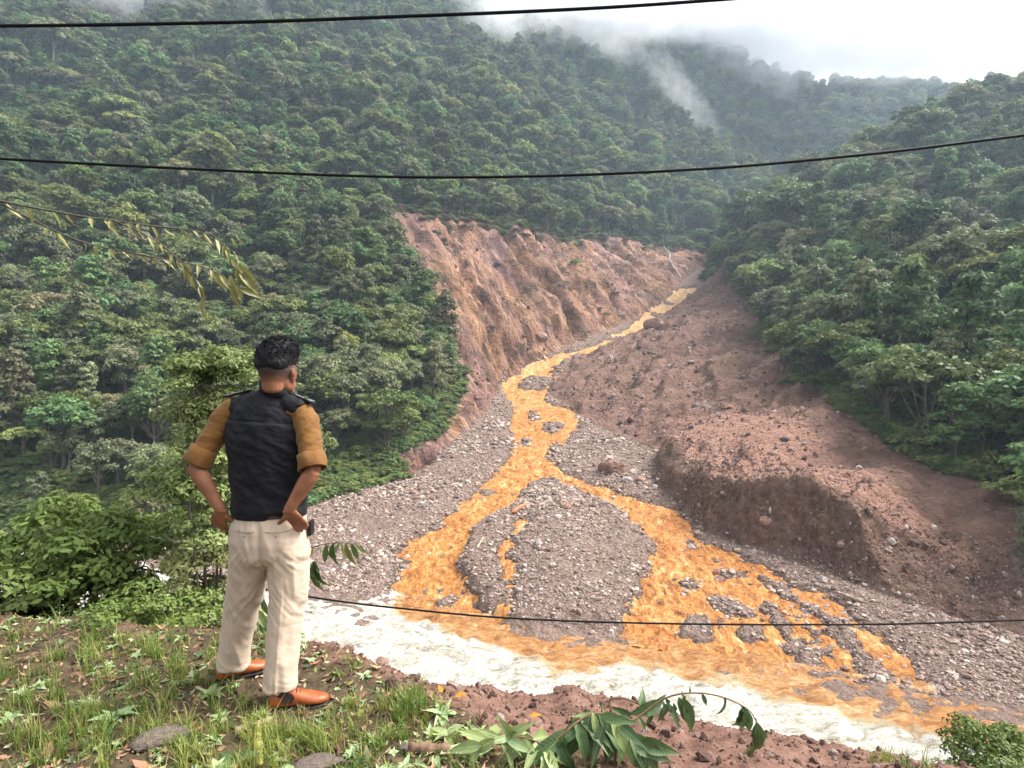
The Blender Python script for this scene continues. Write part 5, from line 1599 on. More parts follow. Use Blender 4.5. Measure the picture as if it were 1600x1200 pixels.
MX, MY = -1.19, 2.78           # where the man's pelvis stands
def mat_cloth(name, col, scale, rough=0.85, bumpd=0.004, sheen=0.1, var=0.18):
    m = NT(name)
    p = m.obj()
    wv = m.noise(m.mapping(p, (420, 420, 420)), 1.0, 2, 0.5)
    fold = m.noise(m.mapping(p, (scale, scale, scale * 1.7), (0.2, 0.5, 0.3)), 1.0, 4, 0.6, 0.6)
    n = m.noise(p, 7, 4, 0.6)
    c = m.ramp(n, [(0.3, tuple(v * (1 - var) for v in col)), (0.7, tuple(min(1, v * (1 + var)) for v in col))])
    b1 = m.bump(fold, 0.55, 0.012)
    b2 = m.bump(wv, 0.12, bumpd, b1)
    return m.bsdf(c, rough, b2, 0.2, **{'Sheen Weight': sheen})
def mat_skin():
    m = NT('skin')
    p = m.obj()
    n = m.noise(p, 18, 4, 0.6)
    c = m.ramp(n, [(0.3, (0.17, 0.066, 0.034)), (0.7, (0.29, 0.122, 0.062))])
    # dark stubble of cropped hair on the nape and temples
    stub = m.attr('stubble')
    c = m.mix(stub, c, (0.035, 0.024, 0.02))
    return m.bsdf(c, 0.62, m.bump(m.noise(p, 160, 3, 0.6), 0.25, 0.002), 0.3, **{'Subsurface Weight': 0.08, 'Subsurface Radius': (0.02, 0.008, 0.004), 'Subsurface Scale': 0.3})
M_SKIN = mat_skin()
M_VEST = mat_cloth('navy_vest_cloth', (0.0062, 0.0060, 0.0085), 9, 0.7, 0.002, 0.03)
M_SHIRT = mat_cloth('brown_shirt_cloth', (0.165, 0.076, 0.020), 16, 0.85)
M_TROU = mat_cloth('khaki_trouser_cloth', (0.45, 0.35, 0.265), 5, 0.88, 0.003, 0.1, 0.06)
M_SHOE = NT('tan_shoe_leather')
_p = M_SHOE.obj(); _n = M_SHOE.noise(_p, 14, 4, 0.6)
M_SHOE = M_SHOE.bsdf(M_SHOE.ramp(_n, [(0.3, (0.21, 0.050, 0.014)), (0.7, (0.37, 0.100, 0.028))]), 0.38, M_SHOE.bump(M_SHOE.noise(_p, 45, 4, 0.6), 0.25, 0.004), 0.4)
M_BLACK = mat_plain('black_rubber', (0.012, 0.011, 0.011), 0.6)
M_SOCK = mat_plain('dark_sock', (0.03, 0.016, 0.013), 0.9)
M_SILVER = NT('silver_badge').bsdf((0.72, 0.72, 0.74), 0.3, None, 0.5, Metallic=0.9)
M_HAIR = NT('black_hair')
_p = M_HAIR.obj(); _n = M_HAIR.noise(M_HAIR.mapping(_p, (120, 120, 40)), 1.0, 4, 0.6)
M_HAIR = M_HAIR.bsdf(M_HAIR.ramp(_n, [(0.3, (0.004, 0.004, 0.005)), (0.75, (0.016, 0.0155, 0.018))]), 0.5, M_HAIR.bump(_n, 0.6, 0.004), 0.28)

man = empty('person', (MX, MY, 0)); bpy.context.view_layer.update()
tag(man, 'man with hands on hips seen from behind, dark vest, brown shirt and khaki trousers', 'person')
def seat_in(o):
    o.matrix_parent_inverse = man.matrix_world.inverted() if o.parent is man else Matrix.Identity(4)
def part(name, me, mat, parent=None):
    o = link(name, me, mat, parent or man)
    seat_in(o)
    return o

# skeleton points (world)
HC = Vector((-1.160, 2.77, 1.632))            # head centre
HR = Matrix.Rotation(math.radians(-9), 3, 'Z') @ Matrix.Rotation(math.radians(-3), 3, 'X')
hs = 1.08
def hp(x, y, z): return tuple(HC + HR @ (Vector((x, y, z)) * hs))
def hb(c, r, R=None): return shell_ball(hp(*c), tuple(v * hs for v in r), (HR @ R) if R else HR)
shR, elR, wrR = Vector((-1.02, 2.76, 1.405)), Vector((-0.948, 2.665, 1.135)), Vector((-1.056, 2.636, 0.952))
shL, elL, wrL = Vector((-1.405, 2.80, 1.43)), Vector((-1.545, 2.72, 1.15)), Vector((-1.405, 2.70, 0.94))
def rings(a, b, ra, rb, n=5, bulge=0.0, fl=1.0):
    out = []
    for i in range(n):
        t = i / (n - 1); p = a.lerp(b, t); r = ra + (rb - ra) * t + bulge * math.sin(math.pi * t)
        out.append((p.x, p.y, p.z, r, r * fl))
    return out
body = [hb((0, -0.012, 0.005), (0.076, 0.096, 0.098)), hb((0, 0.03, -0.055), (0.060, 0.068, 0.075)), hb((0, 0.068, -0.105), (0.030, 0.024, 0.022)),
        hb((0.052, 0.01, -0.075), (0.022, 0.042, 0.04)), hb((-0.052, 0.01, -0.075), (0.022, 0.042, 0.04)),
        hb((0, 0.092, -0.03), (0.011, 0.016, 0.026)), hb((0, 0.094, -0.048), (0.016, 0.012, 0.011)), hb((0, 0.085, -0.078), (0.024, 0.012, 0.009)), hb((0, 0.078, 0.018), (0.048, 0.016, 0.014)),
        hb((0, -0.022, -0.03), (0.064, 0.072, 0.07))]
for s in (-1, 1):
    Re = Matrix.Rotation(math.radians(-28 * s), 3, 'Z')
    body.append(hb((s * 0.079, -0.004, -0.036), (0.007, 0.020, 0.031), Re))
    body.append(hb((s * 0.085, -0.014, -0.024), (0.005, 0.012, 0.020), Re))
    body.append(hb((s * 0.077, -0.002, -0.060), (0.006, 0.010, 0.011), Re))
nk = Vector(hp(0, -0.025, -0.06))
body.append(shell_tube([(nk.x, nk.y + 0.004, nk.z + 0.045, 0.061, 0.068), (nk.x, nk.y + 0.002, nk.z + 0.01, 0.059, 0.065), (nk.x - 0.002, nk.y, nk.z - 0.03, 0.057, 0.061), (-1.172, 2.772, 1.51, 0.058, 0.061), (-1.18, 2.775, 1.475, 0.068, 0.068), (-1.19, 2.78, 1.43, 0.11, 0.08), (-1.19, 2.78, 1.36, 0.14, 0.085), (-1.19, 2.78, 1.1, 0.12, 0.085), (-1.195, 2.78, 0.9, 0.13, 0.09)]))
def hand(wr, fwd, thumb_dir, palm_n):
    """palm with five bent fingers; fwd = along the hand, palm_n = towards the hip"""
    out = []
    f = fwd.normalized(); t = (thumb_dir - f * thumb_dir.dot(f)).normalized(); n = palm_n.normalized()
    pc = wr + f * 0.045
    out.append(shell_tube([(*(wr - f * 0.01), 0.027, 0.019), (*(wr + f * 0.025), 0.036, 0.016), (*(wr + f * 0.06), 0.041, 0.014), (*(wr + f * 0.088), 0.039, 0.012)], 16))
    for k_, (off, L_) in enumerate(((0.030, 0.068), (0.010, 0.076), (-0.011, 0.070), (-0.031, 0.055))):
        a = wr + f * 0.082 + t * off
        m1 = a + (f + n * 0.22).normalized() * L_ * 0.45
        m2 = m1 + (f + n * 0.6).normalized() * L_ * 0.32
        e_ = m2 + (f + n * 0.9).normalized() * L_ * 0.25
        out.append(shell_tube([(*a, 0.0095), (*m1, 0.0088), (*m2, 0.0080), (*e_, 0.0066)], 10))
    a = wr + f * 0.022 + t * 0.026
    m1 = a + (t * 0.9 + f * 0.45).normalized() * 0.038
    e_ = m1 + (t * 0.95 + f * 0.25 + n * 0.15).normalized() * 0.034
    out.append(shell_tube([(*a, 0.0145), (*m1, 0.0115), (*e_, 0.0085)], 10))
    return out
for (sh, el, wr, sd_) in ((shR, elR, wrR, 1), (shL, elL, wrL, -1)):
    body.append(shell_tube(rings(sh + Vector((-0.06 * sd_, 0.01, 0.0)), sh, 0.052, 0.046, 3) + rings(sh.lerp(el, 0.15), el, 0.046, 0.036, 5, 0.003)))
    mid = el.lerp(wr, 0.35)
    body.append(shell_tube([(*el, 0.037, 0.037), (*el.lerp(wr, 0.18), 0.041, 0.039), (*el.lerp(wr, 0.4), 0.039, 0.036), (*el.lerp(wr, 0.7), 0.031, 0.028), (*wr, 0.026, 0.020)], 18))
    # hand on the hip: fingers forward along the hip, thumb pointing back across the waist
    body += hand(wr, Vector((0.36 * sd_, 0.42, -0.72)), Vector((-1.0 * sd_, -0.10, 0.0)), Vector((-0.55 * sd_, 0.8, -0.1)))
hipR, knR, anR = Vector((-1.11, 2.78, 0.86)), Vector((-1.105, 2.765, 0.47)), Vector((-1.118, 2.70, 0.09))
hipL, knL, anL = Vector((-1.28, 2.79, 0.86)), Vector((-1.36, 2.86, 0.47)), Vector((-1.455, 2.91, 0.09))
for (h_, k_, a_) in ((hipR, knR, anR), (hipL, knL, anL)):
    body.append(shell_tube(rings(h_, k_, 0.07, 0.045, 4) + rings(k_.lerp(a_, 0.15), a_, 0.045, 0.035, 5)))
bme = fuse('body', body, 0.0042, 9)
nb = len(bme.vertices); co = np.empty(nb * 3, np.float32); bme.vertices.foreach_get('co', co); co = co.reshape(-1, 3)
Hinv = np.array(HR.inverted()); loc = (co - np.array(HC)) @ Hinv.T / hs
back = smooth01(-loc[:, 1], -0.03, 0.02)
stub = smooth01(loc[:, 2], -0.085, -0.022) * back * (np.abs(loc[:, 0]) < 0.081) * (loc[:, 2] > -0.13)
attr(bme, 'stubble', stub * 0.93)
part('body', bme, M_SKIN)
for s in (-1, 1):
    ev, eq, et = shell_ball(hp(s * 0.030, 0.074, -0.006), (0.012, 0.012, 0.012))
    bm = bmesh.new(); vs = [bm.verts.new(v) for v in ev]; [bm.faces.new([vs[i] for i in f]) for f in et]
    em = bpy.data.meshes.new('eye'); bm.to_mesh(em); bm.free(); part('eye', em, mat_plain('eye', (0.25, 0.22, 0.2), 0.2, 0.5, 0.1))

# hair: a cropped mass with a fade, plus short strands standing out of it
def hair_disp(co, nr):
    l = (co - np.array(HC)) @ Hinv.T / hs
    return (ridged(l[:, 0] / 0.014 + l[:, 2] / 0.03, l[:, 1] / 0.02 + l[:, 2] / 0.03, 3, 301) - 0.4) * 0.0035
hair = [hb((0, -0.016, 0.044), (0.084, 0.103, 0.082)), hb((0.010, -0.012, 0.078), (0.074, 0.090, 0.062)), hb((0.0, -0.052, 0.018), (0.078, 0.062, 0.056)), hb((0.0, 0.05, 0.075), (0.06, 0.05, 0.045))]
hme = fuse('hair', hair, 0.005, 3, hair_disp)
hobj = part('hair', hme, M_HAIR)
rg = np.random.default_rng(303)
nv = len(hme.vertices); hco = np.empty(nv * 3, np.float32); hme.vertices.foreach_get('co', hco); hco = hco.reshape(-1, 3).astype(float)
hnr = np.empty(nv * 3, np.float32); hme.vertices.foreach_get('normal', hnr); hnr = hnr.reshape(-1, 3).astype(float)
hl = (hco - np.array(HC)) @ Hinv.T / hs
cand = np.nonzero(hl[:, 2] > -0.01)[0]
pk = rg.choice(cand, 9000)
a = hco[pk]; d = hnr[pk] * 0.45 + rg.normal(size=(len(pk), 3)) * 0.22 + np.array([0.55, 0.15, 0.2]) * smooth01(hl[pk, 2], 0.03, 0.09)[:, None] + np.array([0, 0, -0.6]) * (1 - smooth01(hl[pk, 2], 0.0, 0.05))[:, None]
d /= np.linalg.norm(d, axis=1)[:, None]
L_ = rg.uniform(0.005, 0.015, len(pk)) * (0.3 + smooth01(hl[pk, 2], 0.0, 0.07))
sdv = np.cross(d, rg.normal(size=d.shape)); sdv /= np.linalg.norm(sdv, axis=1)[:, None]
w = 0.0007
tip = a + d * L_[:, None] + np.array([0, 0, -0.2]) * L_[:, None]
V = np.stack([a - sdv * w - d * 0.003, a + sdv * w - d * 0.003, tip + sdv * w * 0.2, tip - sdv * w * 0.2], 1).reshape(-1, 3)
# thicker locks on the crown
ck = rg.choice(np.nonzero(hl[:, 2] > 0.045)[0], 420)
for q_, vi in enumerate(ck):
    a_ = hco[vi]; d_ = hnr[vi] * 0.5 + rg.normal(size=3) * 0.3 + np.array([0.6, 0.15, 0.3]); d_ /= np.linalg.norm(d_)
    s_v = np.cross(d_, rg.normal(size=3)); s_v /= np.linalg.norm(s_v); L1 = rg.uniform(0.008, 0.020); w1 = rg.uniform(0.002, 0.0045)
    mid_ = a_ + d_ * L1 * 0.6; e1 = a_ + d_ * L1 + np.array([0.004, 0, -0.004])
    V = np.concatenate([V, [a_ - s_v * w1 - d_ * 0.004, a_ + s_v * w1 - d_ * 0.004, mid_ + s_v * w1 * 0.8, mid_ - s_v * w1 * 0.8, mid_ - s_v * w1 * 0.8, mid_ + s_v * w1 * 0.8, e1 + s_v * w1 * 0.1, e1 - s_v * w1 * 0.1]])
stm = mesh_np('hair_strands', V, np.arange(len(V)).reshape(-1, 4)); stm.materials.append(M_HAIR)
so = link('hair_strands', stm, None, hobj); so['kind'] = 'stuff'
seat_in(so)

# vest
TW = math.radians(-8)
def vest_disp(co, nr):
    x, y, z = co[:, 0], co[:, 1], co[:, 2]
    d = (ridged(x / 0.16 + z / 0.5, z / 0.09 + x / 0.25, 3, 311) - 0.4) * 0.009 + fbm(x / 0.06, z / 0.05, 3, 312) * 0.003
    d += (ridged((x + 0.35 * z) / 0.11, (z - 0.2 * x) / 0.3, 2, 315) - 0.45) * 0.006 * smooth01(z, 1.4, 1.25)
    seam = np.exp(-((z - (1.365 - 0.06 * (x + 1.19))) / 0.006) ** 2) * (y < MY)
    d -= seam * 0.006
    d += 0.004 * smooth01(z, 1.372, 1.365) * (y < MY)
    hem = smooth01(z, 0.955, 0.94) * smooth01(z, 0.92, 0.93)
    return d + hem * 0.003
def ring(z, rx, ry, x=MX, y=MY): return (x, y, z, rx, ry)
vest = [shell_tube([ring(0.905, 0.180, 0.128, -1.205), ring(0.95, 0.183, 0.128, -1.205), ring(1.05, 0.184, 0.124, -1.207), ring(1.16, 0.194, 0.126, -1.21), ring(1.27, 0.204, 0.128, -1.212), ring(1.35, 0.202, 0.122, -1.212), ring(1.41, 0.175, 0.108, -1.205), ring(1.455, 0.130, 0.095, -1.195), ring(1.485, 0.094, 0.086, -1.183), ring(1.505, 0.074, 0.076, -1.176)], 32),
        shell_tube([(-1.385, 2.80, 1.425, 0.054, 0.068), (-1.28, 2.79, 1.462, 0.055, 0.072), (-1.18, 2.785, 1.475, 0.06, 0.074), (-1.10, 2.775, 1.452, 0.056, 0.072), (-1.035, 2.765, 1.415, 0.055, 0.068)], 20)]
vme = fuse('vest', vest, 0.006, 10, vest_disp)
vobj = part('vest', vme, M_VEST)
# stand collar: an open band round the neck
bm = bmesh.new()
ringv = []
for q, (dz, rr_) in enumerate(((0.0, 0.079), (0.03, 0.077), (0.055, 0.078), (0.058, 0.074), (0.03, 0.071), (0.0, 0.072))):
    row = []
    for k_ in range(40):
        an = 2 * math.pi * k_ / 40
        row.append(bm.verts.new((-1.172 + math.cos(an) * rr_ * 0.98, 2.772 + math.sin(an) * rr_ * 1.02, 1.487 + dz * 1.05 + 0.008 * -math.sin(an) - 0.020 * math.cos(an) + random.uniform(-1, 1) * 0.0006)))
    ringv.append(row)
for q in range(6):
    A, B = ringv[q], ringv[(q + 1) % 6]
    for k_ in range(40): bm.faces.new((A[k_], A[(k_ + 1) % 40], B[(k_ + 1) % 40], B[k_]))
cme = bpy.data.meshes.new('collar'); bm.to_mesh(cme); bm.free()
cme.polygons.foreach_set('use_smooth', np.ones(len(cme.polygons), bool))
co_ = link('collar', cme, M_VEST, vobj); seat_in(co_)

# shirt sleeves with rolled cuffs
for (sh, el, wr, sd_) in ((shR, elR, wrR, 1), (shL, elL, wrL, -1)):
    ax = (el - sh).normalized()
    def slv(co, nr, sh=sh, ax=ax):
        t = (co - np.array(sh)) @ np.array(ax)
        ang = np.arctan2(co[:, 1] - sh.y, co[:, 0] - sh.x)
        return (ridged(ang * 0.8 + t / 0.1, t / 0.07 + ang * 0.9, 2, 321) - 0.45) * 0.007 * smooth01(t, 0.0, 0.08) + fbm(ang * 2, t / 0.03, 2, 323) * 0.003
    s_ = fuse('shirt_sleeve', [shell_tube([(*(sh + Vector((-0.075 * sd_, 0.0, 0.0))), 0.056, 0.058), (*(sh + Vector((-0.02 * sd_, 0, 0.0))), 0.062, 0.064), (*sh.lerp(el, 0.15), 0.063, 0.066), (*sh.lerp(el, 0.45), 0.058, 0.062), (*sh.lerp(el, 0.72), 0.055, 0.057), (*sh.lerp(el, 0.84), 0.052, 0.054)], 24)], 0.005, 6, slv)
    so = part('shirt_sleeve', s_, M_SHIRT)
    # cuff: a thick rolled band, open below
    bm = bmesh.new(); rows = []
    c0 = sh.lerp(el, 0.70); c1 = sh.lerp(el, 0.97)
    a1 = Vector((1, 0, 0)) - ax * ax.x; a1.normalize(); b1 = ax.cross(a1)
    prof = [(0.0, 0.056), (0.05, 0.064), (0.5, 0.066), (0.92, 0.068), (1.0, 0.064), (0.92, 0.056), (0.3, 0.052)]
    for (t, r_) in prof:
        row = []
        for k_ in range(36):
            an = 2 * math.pi * k_ / 36
            rr_ = r_ + 0.003 * math.sin(3 * an + 5 * t) + 0.002 * math.sin(7 * an + 2)
            row.append(bm.verts.new(c0.lerp(c1, t) + a1 * math.cos(an) * rr_ + b1 * math.sin(an) * rr_))
        rows.append(row)
    for q in range(len(rows) - 1):
        for k_ in range(36): bm.faces.new((rows[q][k_], rows[q][(k_ + 1) % 36], rows[q + 1][(k_ + 1) % 36], rows[q + 1][k_]))
    bmesh.ops.recalc_face_normals(bm, faces=bm.faces)
    cm_ = bpy.data.meshes.new('cuff'); bm.to_mesh(cm_); bm.free()
    cm_.polygons.foreach_set('use_smooth', np.ones(len(cm_.polygons), bool))
    cu = link('cuff', cm_, M_SHIRT, so); seat_in(cu)

# trousers
def trou_disp(co, nr):
    x, y, z = co[:, 0], co[:, 1], co[:, 2]
    leg = np.where(x > -1.2, 1.0, -1.0)
    d = (ridged((x * leg) / 0.13 + z / 0.55, z / 0.26 - (x * leg) / 0.12, 2, 331) - 0.5) * 0.010
    knee = np.exp(-((z - 0.47) / 0.09) ** 2); seat = np.exp(-((z - 0.69) / 0.05) ** 2)
    d += (ridged(x / 0.22 + y / 0.2, z / 0.075 + x * leg / 0.07, 2, 333) - 0.5) * 0.009 * (knee + 0.9 * seat)
    d += (ridged(x / 0.3, z / 0.06 + x / 0.12, 2, 335) - 0.5) * 0.006 * smooth01(z, 0.22, 0.10)
    d += fbm(x / 0.05, z / 0.08, 3, 337) * 0.0025
    groove = np.exp(-((x + 1.197) / 0.012) ** 2) * smooth01(z, 0.63, 0.68) * smooth01(z, 0.90, 0.84) * (y < MY)
    xr = np.interp(z, [0.08, 0.25, 0.5, 0.7], [-1.112, -1.11, -1.10, -1.10]); xl = np.interp(z, [0.08, 0.25, 0.5, 0.7], [-1.448, -1.42, -1.352, -1.30])
    press = (np.exp(-((x - xr) / 0.005) ** 2) + np.exp(-((x - xl) / 0.005) ** 2)) * (nr[:, 1] < -0.3) * smooth01(z, 0.68, 0.5)
    return d - groove * 0.013 + press * 0.004
trou = [shell_tube([ring(0.94, 0.158, 0.118, -1.195), ring(0.90, 0.168, 0.125, -1.195), ring(0.84, 0.188, 0.140, -1.20, 2.775), ring(0.78, 0.193, 0.144, -1.202, 2.772), ring(0.72, 0.187, 0.134, -1.203, 2.775), ring(0.69, 0.165, 0.11, -1.20, 2.78)], 36),
        shell_tube([(-1.112, 2.772, 0.80, 0.098, 0.125), (-1.108, 2.772, 0.72, 0.104, 0.118), (-1.106, 2.77, 0.62, 0.099, 0.105), (-1.105, 2.765, 0.50, 0.089, 0.094), (-1.112, 2.745, 0.38, 0.083, 0.090), (-1.118, 2.72, 0.25, 0.080, 0.086), (-1.119, 2.703, 0.13, 0.078, 0.084), (-1.119, 2.698, 0.085, 0.079, 0.085)], 28),
        shell_tube([(-1.285, 2.785, 0.80, 0.098, 0.125), (-1.295, 2.79, 0.72, 0.104, 0.118), (-1.32, 2.815, 0.62, 0.098, 0.105), (-1.355, 2.85, 0.50, 0.089, 0.094), (-1.395, 2.88, 0.38, 0.083, 0.088), (-1.425, 2.90, 0.25, 0.079, 0.085), (-1.447, 2.91, 0.13, 0.077, 0.083), (-1.452, 2.912, 0.085, 0.078, 0.084)], 28)]
tme = fuse('trousers', trou, 0.006, 9, trou_disp)
tobj = part('trousers', tme, M_TROU)
for bxx in (-1.265, -1.115):          # buttoned back pockets
    V = []; 
    for i in range(9):
        t = i / 8
        x_ = bxx - 0.05 + 0.10 * t
        V += [(x_, 0, 0.853 - 0.006 * math.sin(math.pi * t)), (x_, 0, 0.848 - 0.006 * math.sin(math.pi * t))]
    V = np.array(V)
    V[:, 1] = 2.775 - 0.142 * np.sqrt(np.clip(1 - ((V[:, 0] + 1.197) / 0.186) ** 2, 0.02, 1)) - 0.002
    pme = mesh_np('pocket_seam', V, np.array([(2 * i, 2 * i + 1, 2 * i + 3, 2 * i + 2) for i in range(8)]))
    po = link('pocket_seam', pme, mat_plain('khaki_seam', (0.30, 0.23, 0.165), 0.9), tobj); seat_in(po)
    bv, bq, bt = shell_ball((bxx, float(V[8, 1]) - 0.003, 0.832), (0.006, 0.003, 0.006))
    bm = bmesh.new(); vs = [bm.verts.new(v) for v in bv]; [bm.faces.new([vs[i] for i in f]) for f in bt]
    bme2 = bpy.data.meshes.new('button'); bm.to_mesh(bme2); bm.free()
    bo = link('button', bme2, mat_plain('khaki_button', (0.34, 0.27, 0.2), 0.5), tobj); seat_in(bo)
# belt
bm = bmesh.new(); rows = []
for (dz, g) in ((0.0, 0.0), (0.0, 0.005), (0.032, 0.005), (0.032, 0.0)):
    rows.append([bm.verts.new((-1.195 + math.cos(2 * math.pi * k_ / 48) * (0.166 + g), 2.78 + math.sin(2 * math.pi * k_ / 48) * (0.125 + g), 0.905 + dz)) for k_ in range(48)])
for q in range(3):
    for k_ in range(48): bm.faces.new((rows[q][k_], rows[q][(k_ + 1) % 48], rows[q + 1][(k_ + 1) % 48], rows[q + 1][k_]))
bl = bpy.data.meshes.new('belt'); bm.to_mesh(bl); bm.free()
part('belt', bl, mat_plain('brown_belt', (0.05, 0.024, 0.014), 0.5))

# shoes
def shoe(heel, toe, zg):
    f = (Vector(toe) - Vector(heel)); f.z = 0; Lf = f.length; f.normalize(); s = Vector((f.y, -f.x, 0))
    prof = [(0.0, 0.024, 0.040), (0.04, 0.031, 0.074), (0.14, 0.036, 0.082), (0.28, 0.036, 0.086), (0.40, 0.036, 0.080), (0.52, 0.040, 0.066), (0.66, 0.046, 0.052), (0.80, 0.045, 0.043), (0.92, 0.033, 0.036), (1.0, 0.012, 0.026)]
    def loft(name, mat, zlo, hfun, wf, parent):
        V, Fq = [], []; seg = 18
        for (t, w_, h_) in prof:
            c = Vector(heel) + f * Lf * t
            for k_ in range(seg):
                an = 2 * math.pi * k_ / seg
                ca, sa = math.cos(an), math.sin(an)
                zz = zg + zlo + hfun(h_) * (0.5 + 0.5 * (abs(sa) ** 0.7) * (1 if sa > 0 else -1))
                ww = w_ * wf * (abs(ca) ** 0.75) * (1 if ca > 0 else -1) * (1 - 0.25 * max(sa, 0))
                V.append(tuple(c + s * ww + Vector((0, 0, zz - c.z))))
        for i in range(len(prof) - 1):
            for k_ in range(seg):
                k2 = (k_ + 1) % seg
                Fq.append((i * seg + k_, i * seg + k2, (i + 1) * seg + k2, (i + 1) * seg + k_))
        bm = bmesh.new(); vs = [bm.verts.new(v) for v in V]; [bm.faces.new([vs[i] for i in q]) for q in Fq]
        bm.faces.new(vs[:seg][::-1]); bm.faces.new(vs[-seg:])
        bmesh.ops.recalc_face_normals(bm, faces=bm.faces)
        me = bpy.data.meshes.new(name); bm.to_mesh(me); bm.free()
        me.polygons.foreach_set('use_smooth', np.ones(len(me.polygons), bool))
        o = link(name, me, mat, parent); seat_in(o)
        md = o.modifiers.new('sub', 'SUBSURF'); md.levels = 1; md.render_levels = 1
        return o
    so = loft('shoe', M_SHOE, 0.014, lambda h: h, 1.0, man)
    loft('sole', M_BLACK, 0.0, lambda h: 0.018, 1.08, so)
    # elastic side panel and laces
    tv = []
    for q in range(3):
        c = Vector(heel) + f * Lf * (0.47 + 0.05 * q) + Vector((0, 0, zg + 0.092 - 0.010 * q))
        tv.append(tube([c - s * 0.024 - Vector((0, 0, 0.008)), c + Vector((0, 0, 0.003)), c + s * 0.024 - Vector((0, 0, 0.008))], [0.0022] * 3, 6))
    lo = link('lace', join_tubes('lace', tv, mat_plain('dark_lace', (0.10, 0.03, 0.012), 0.8)), None, so); seat_in(lo)
    # panel on both flanks
    for q in (-1, 1):
        pv = []
        for i in range(7):
            a_ = math.pi * 2 * i / 7
            c = Vector(heel) + f * Lf * (0.33 + 0.11 * math.cos(a_)) + s * q * 0.0375 + Vector((0, 0, zg + 0.062 + 0.026 * math.sin(a_)))
            c -= s * q * max(0, (c.z - zg - 0.06)) * 0.25
            pv.append(c)
        bm = bmesh.new(); bm.faces.new([bm.verts.new(v) for v in pv]); r_ = bmesh.ops.extrude_face_region(bm, geom=bm.faces[:])
        bmesh.ops.translate(bm, verts=[v for v in r_['geom'] if isinstance(v, bmesh.types.BMVert)], vec=s * q * 0.0025)
        pm = bpy.data.meshes.new('side_panel'); bm.to_mesh(pm); bm.free()
        po = link('side_panel', pm, M_SOCK, so); seat_in(po)
zR = float(bank_z(-1.05, 2.70)); zL = float(bank_z(-1.42, 2.91))
shoe((-1.165, 2.675, 0), (-0.893, 2.735, 0), zR - 0.004)
shoe((-1.53, 2.885, 0), (-1.315, 3.03, 0), zL - 0.004)
for a_ in ((-1.118, 2.69), (-1.455, 2.915)):
    sv = shell_tube([(a_[0], a_[1], 0.20, 0.042, 0.046), (a_[0] + 0.01, a_[1], 0.10, 0.040, 0.045), (a_[0] + 0.02, a_[1], 0.06, 0.036, 0.04)])
    part('sock', fuse('sock', [sv], 0.006, 2), M_SOCK)

# shoulder straps with bright badges
for (p0, p1, sd_) in ((Vector((-1.085, 2.765, 1.503)), Vector((-0.985, 2.755, 1.462)), 1), (Vector((-1.31, 2.79, 1.517)), Vector((-1.425, 2.80, 1.490)), -1)):
    d = (p1 - p0); L_ = d.length; x = d.normalized(); y = Vector((0, 1, 0)); y = (y - x * y.dot(x)).normalized(); z = x.cross(y) * (1 if x.cross(y).z > 0 else -1)
    def slab(name, c, lx, ly, lz, mat, parent):
        bm = bmesh.new(); bmesh.ops.create_cube(bm, size=1.0)
        for v in bm.verts: v.co = c + x * v.co.x * lx + y * v.co.y * ly + z * v.co.z * lz
        bmesh.ops.recalc_face_normals(bm, faces=bm.faces)
        bmesh.ops.bevel(bm, geom=bm.edges[:], offset=0.0012, segments=2, affect='EDGES')
        me = bpy.data.meshes.new(name); bm.to_mesh(me); bm.free()
        o = link(name, me, mat, parent); seat_in(o); return o
    ep = slab('epaulette', p0.lerp(p1, 0.5) + z * -0.002, L_ + 0.02, 0.05, 0.009, M_VEST, man)
    slab('badge', p0.lerp(p1, 0.98) + z * 0.004, 0.010, 0.042, 0.006, M_SILVER, ep)
    slab('badge', p0.lerp(p1, 0.86) + z * 0.004, 0.008, 0.036, 0.006, M_SILVER, ep)
    slab('stripe', p0.lerp(p1, 0.42) + z * 0.004 - y * 0.012, 0.045, 0.007, 0.004, M_SILVER, ep)
# phone pouch at the right hip
bm = bmesh.new(); bmesh.ops.create_cube(bm, size=1.0)
for v in bm.verts: v.co = Vector((-1.008 + v.co.x * 0.018, 2.80 + v.co.y * 0.06, 0.83 + v.co.z * 0.075))
bmesh.ops.bevel(bm, geom=bm.edges[:], offset=0.006, segments=2, affect='EDGES')
pm = bpy.data.meshes.new('belt_pouch'); bm.to_mesh(pm); bm.free(); part('belt_pouch', pm, M_BLACK)

# ------------------------------------------------------------------ air and mist
def build_haze():
    x0, x1, y0, y1, z0, z1 = -1400, 1400, -60, 1200, -40, 720
    V = np.array([(x, y, z) for z in (z0, z1) for y in (y0, y1) for x in (x0, x1)], float)
    Fq = np.array([(0, 2, 3, 1), (4, 5, 7, 6), (0, 1, 5, 4), (2, 6, 7, 3), (0, 4, 6, 2), (1, 3, 7, 5)])
    me = mesh_np('haze', V, Fq, False)
    m = NT('haze_air')
    pv = m.n('ShaderNodeVolumePrincipled')
    pv.inputs['Color'].default_value = (0.66, 0.83, 1.0, 1)
    pv.inputs['Density'].default_value = 0.0002
    pv.inputs['Anisotropy'].default_value = 0.2
    m.l(pv.outputs[0], m.out.inputs['Volume'])
    o = link('haze', me, m.m)
    tag(o, 'thin bluish air filling the valley', 'haze', None, 'stuff')
build_haze()

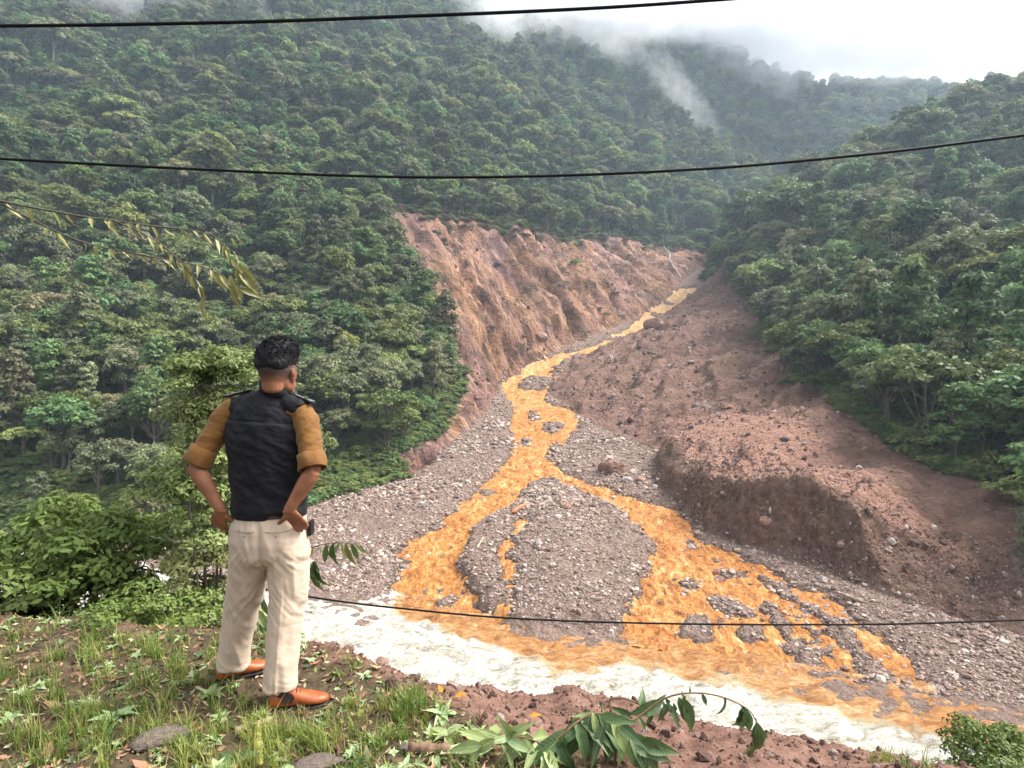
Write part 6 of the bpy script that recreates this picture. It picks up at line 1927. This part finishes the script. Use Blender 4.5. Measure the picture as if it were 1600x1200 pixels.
def mist(px, py, d, wpx, hpx, depth, dens, tilt=0.0, seed=0.0, nscale=2.2, soft=1.5, bias=0.0):
    bm = bmesh.new(); bmesh.ops.create_icosphere(bm, subdivisions=2, radius=1.0)
    me = bpy.data.meshes.new('mist'); bm.to_mesh(me); bm.free()
    m = NT('mist_vapour')
    oc = m.n('ShaderNodeTexCoord').outputs['Object']
    ln = m.n('ShaderNodeVectorMath', operation='LENGTH'); m.l(oc, ln.inputs[0])
    mp = m.n('ShaderNodeMapping'); mp.inputs['Location'].default_value = (seed * 3.1, seed * 1.7, seed)
    ar = wpx / hpx
    mp.inputs['Scale'].default_value = (max(1.0, ar * 0.6), depth / (hpx / F * d) * 0.5, 1.0)
    m.l(oc, mp.inputs['Vector'])
    nz = m.noise(mp.outputs[0], nscale, 4.0, 0.6, 0.4)
    fall = m.math('SUBTRACT', 1.0, ln.outputs['Value'])
    v = m.math('ADD', m.math('MULTIPLY', fall, soft), m.math('MULTIPLY', m.math('SUBTRACT', nz, 0.5), 3.4))
    v = m.math('SUBTRACT', v, 0.28 - bias, clamp=True)
    edge = m.math('MULTIPLY', fall, 4.0, clamp=True)
    v = m.math('MULTIPLY', v, edge)
    pv = m.n('ShaderNodeVolumePrincipled')
    pv.inputs['Color'].default_value = (0.97, 0.975, 1.0, 1)
    pv.inputs['Anisotropy'].default_value = 0.1
    m.l(m.math('MULTIPLY', v, dens), pv.inputs['Density'])
    m.l(pv.outputs[0], m.out.inputs['Volume'])
    o = link('mist', me, m.m)
    o.location = W(px, py, d)
    o.scale = (wpx / F * d, depth, hpx / F * d)
    o.rotation_euler = (0, math.radians(tilt), 0)
    tag(o, None, 'mist', None, 'stuff')
    return o
mist(1190, -20, 850, 330, 135, 150, 0.022, 8, 1.0, bias=0.25)
mist(900, 25, 660, 190, 62, 70, 0.020, 0, 2.0, bias=0.05)
mist(1060, 145, 660, 140, 30, 36, 0.013, 52, 3.0, nscale=3.2, bias=0.05)
mist(960, 75, 620, 70, 30, 30, 0.016, 20, 9.0)
mist(1000, 10, 640, 120, 50, 50, 0.02, 0, 10.0, bias=0.1)
mist(1215, 110, 800, 80, 50, 50, 0.014, 20, 4.0)
mist(385, 15, 480, 70, 40, 40, 0.016, 40, 5.0)
mist(770, 40, 600, 80, 50, 40, 0.014, 35, 6.0)
mist(1480, 10, 700, 330, 115, 120, 0.018, -5, 7.0, bias=0.2)
mist(150, -10, 430, 190, 50, 40, 0.014, 0, 8.0)
mist(1010, 5, 700, 250, 62, 60, 0.020, 4, 11.0, bias=0.22)
mist(790, 15, 620, 120, 50, 40, 0.016, 25, 12.0, bias=0.05)
mist(1170, 60, 780, 130, 52, 60, 0.016, 12, 13.0, bias=0.12)
mist(1330, 0, 1060, 520, 190, 120, 0.012, 0, 14.0, nscale=2.6, bias=0.4)
cy.volume_step_rate = 1.0
cy.volume_max_steps = 96
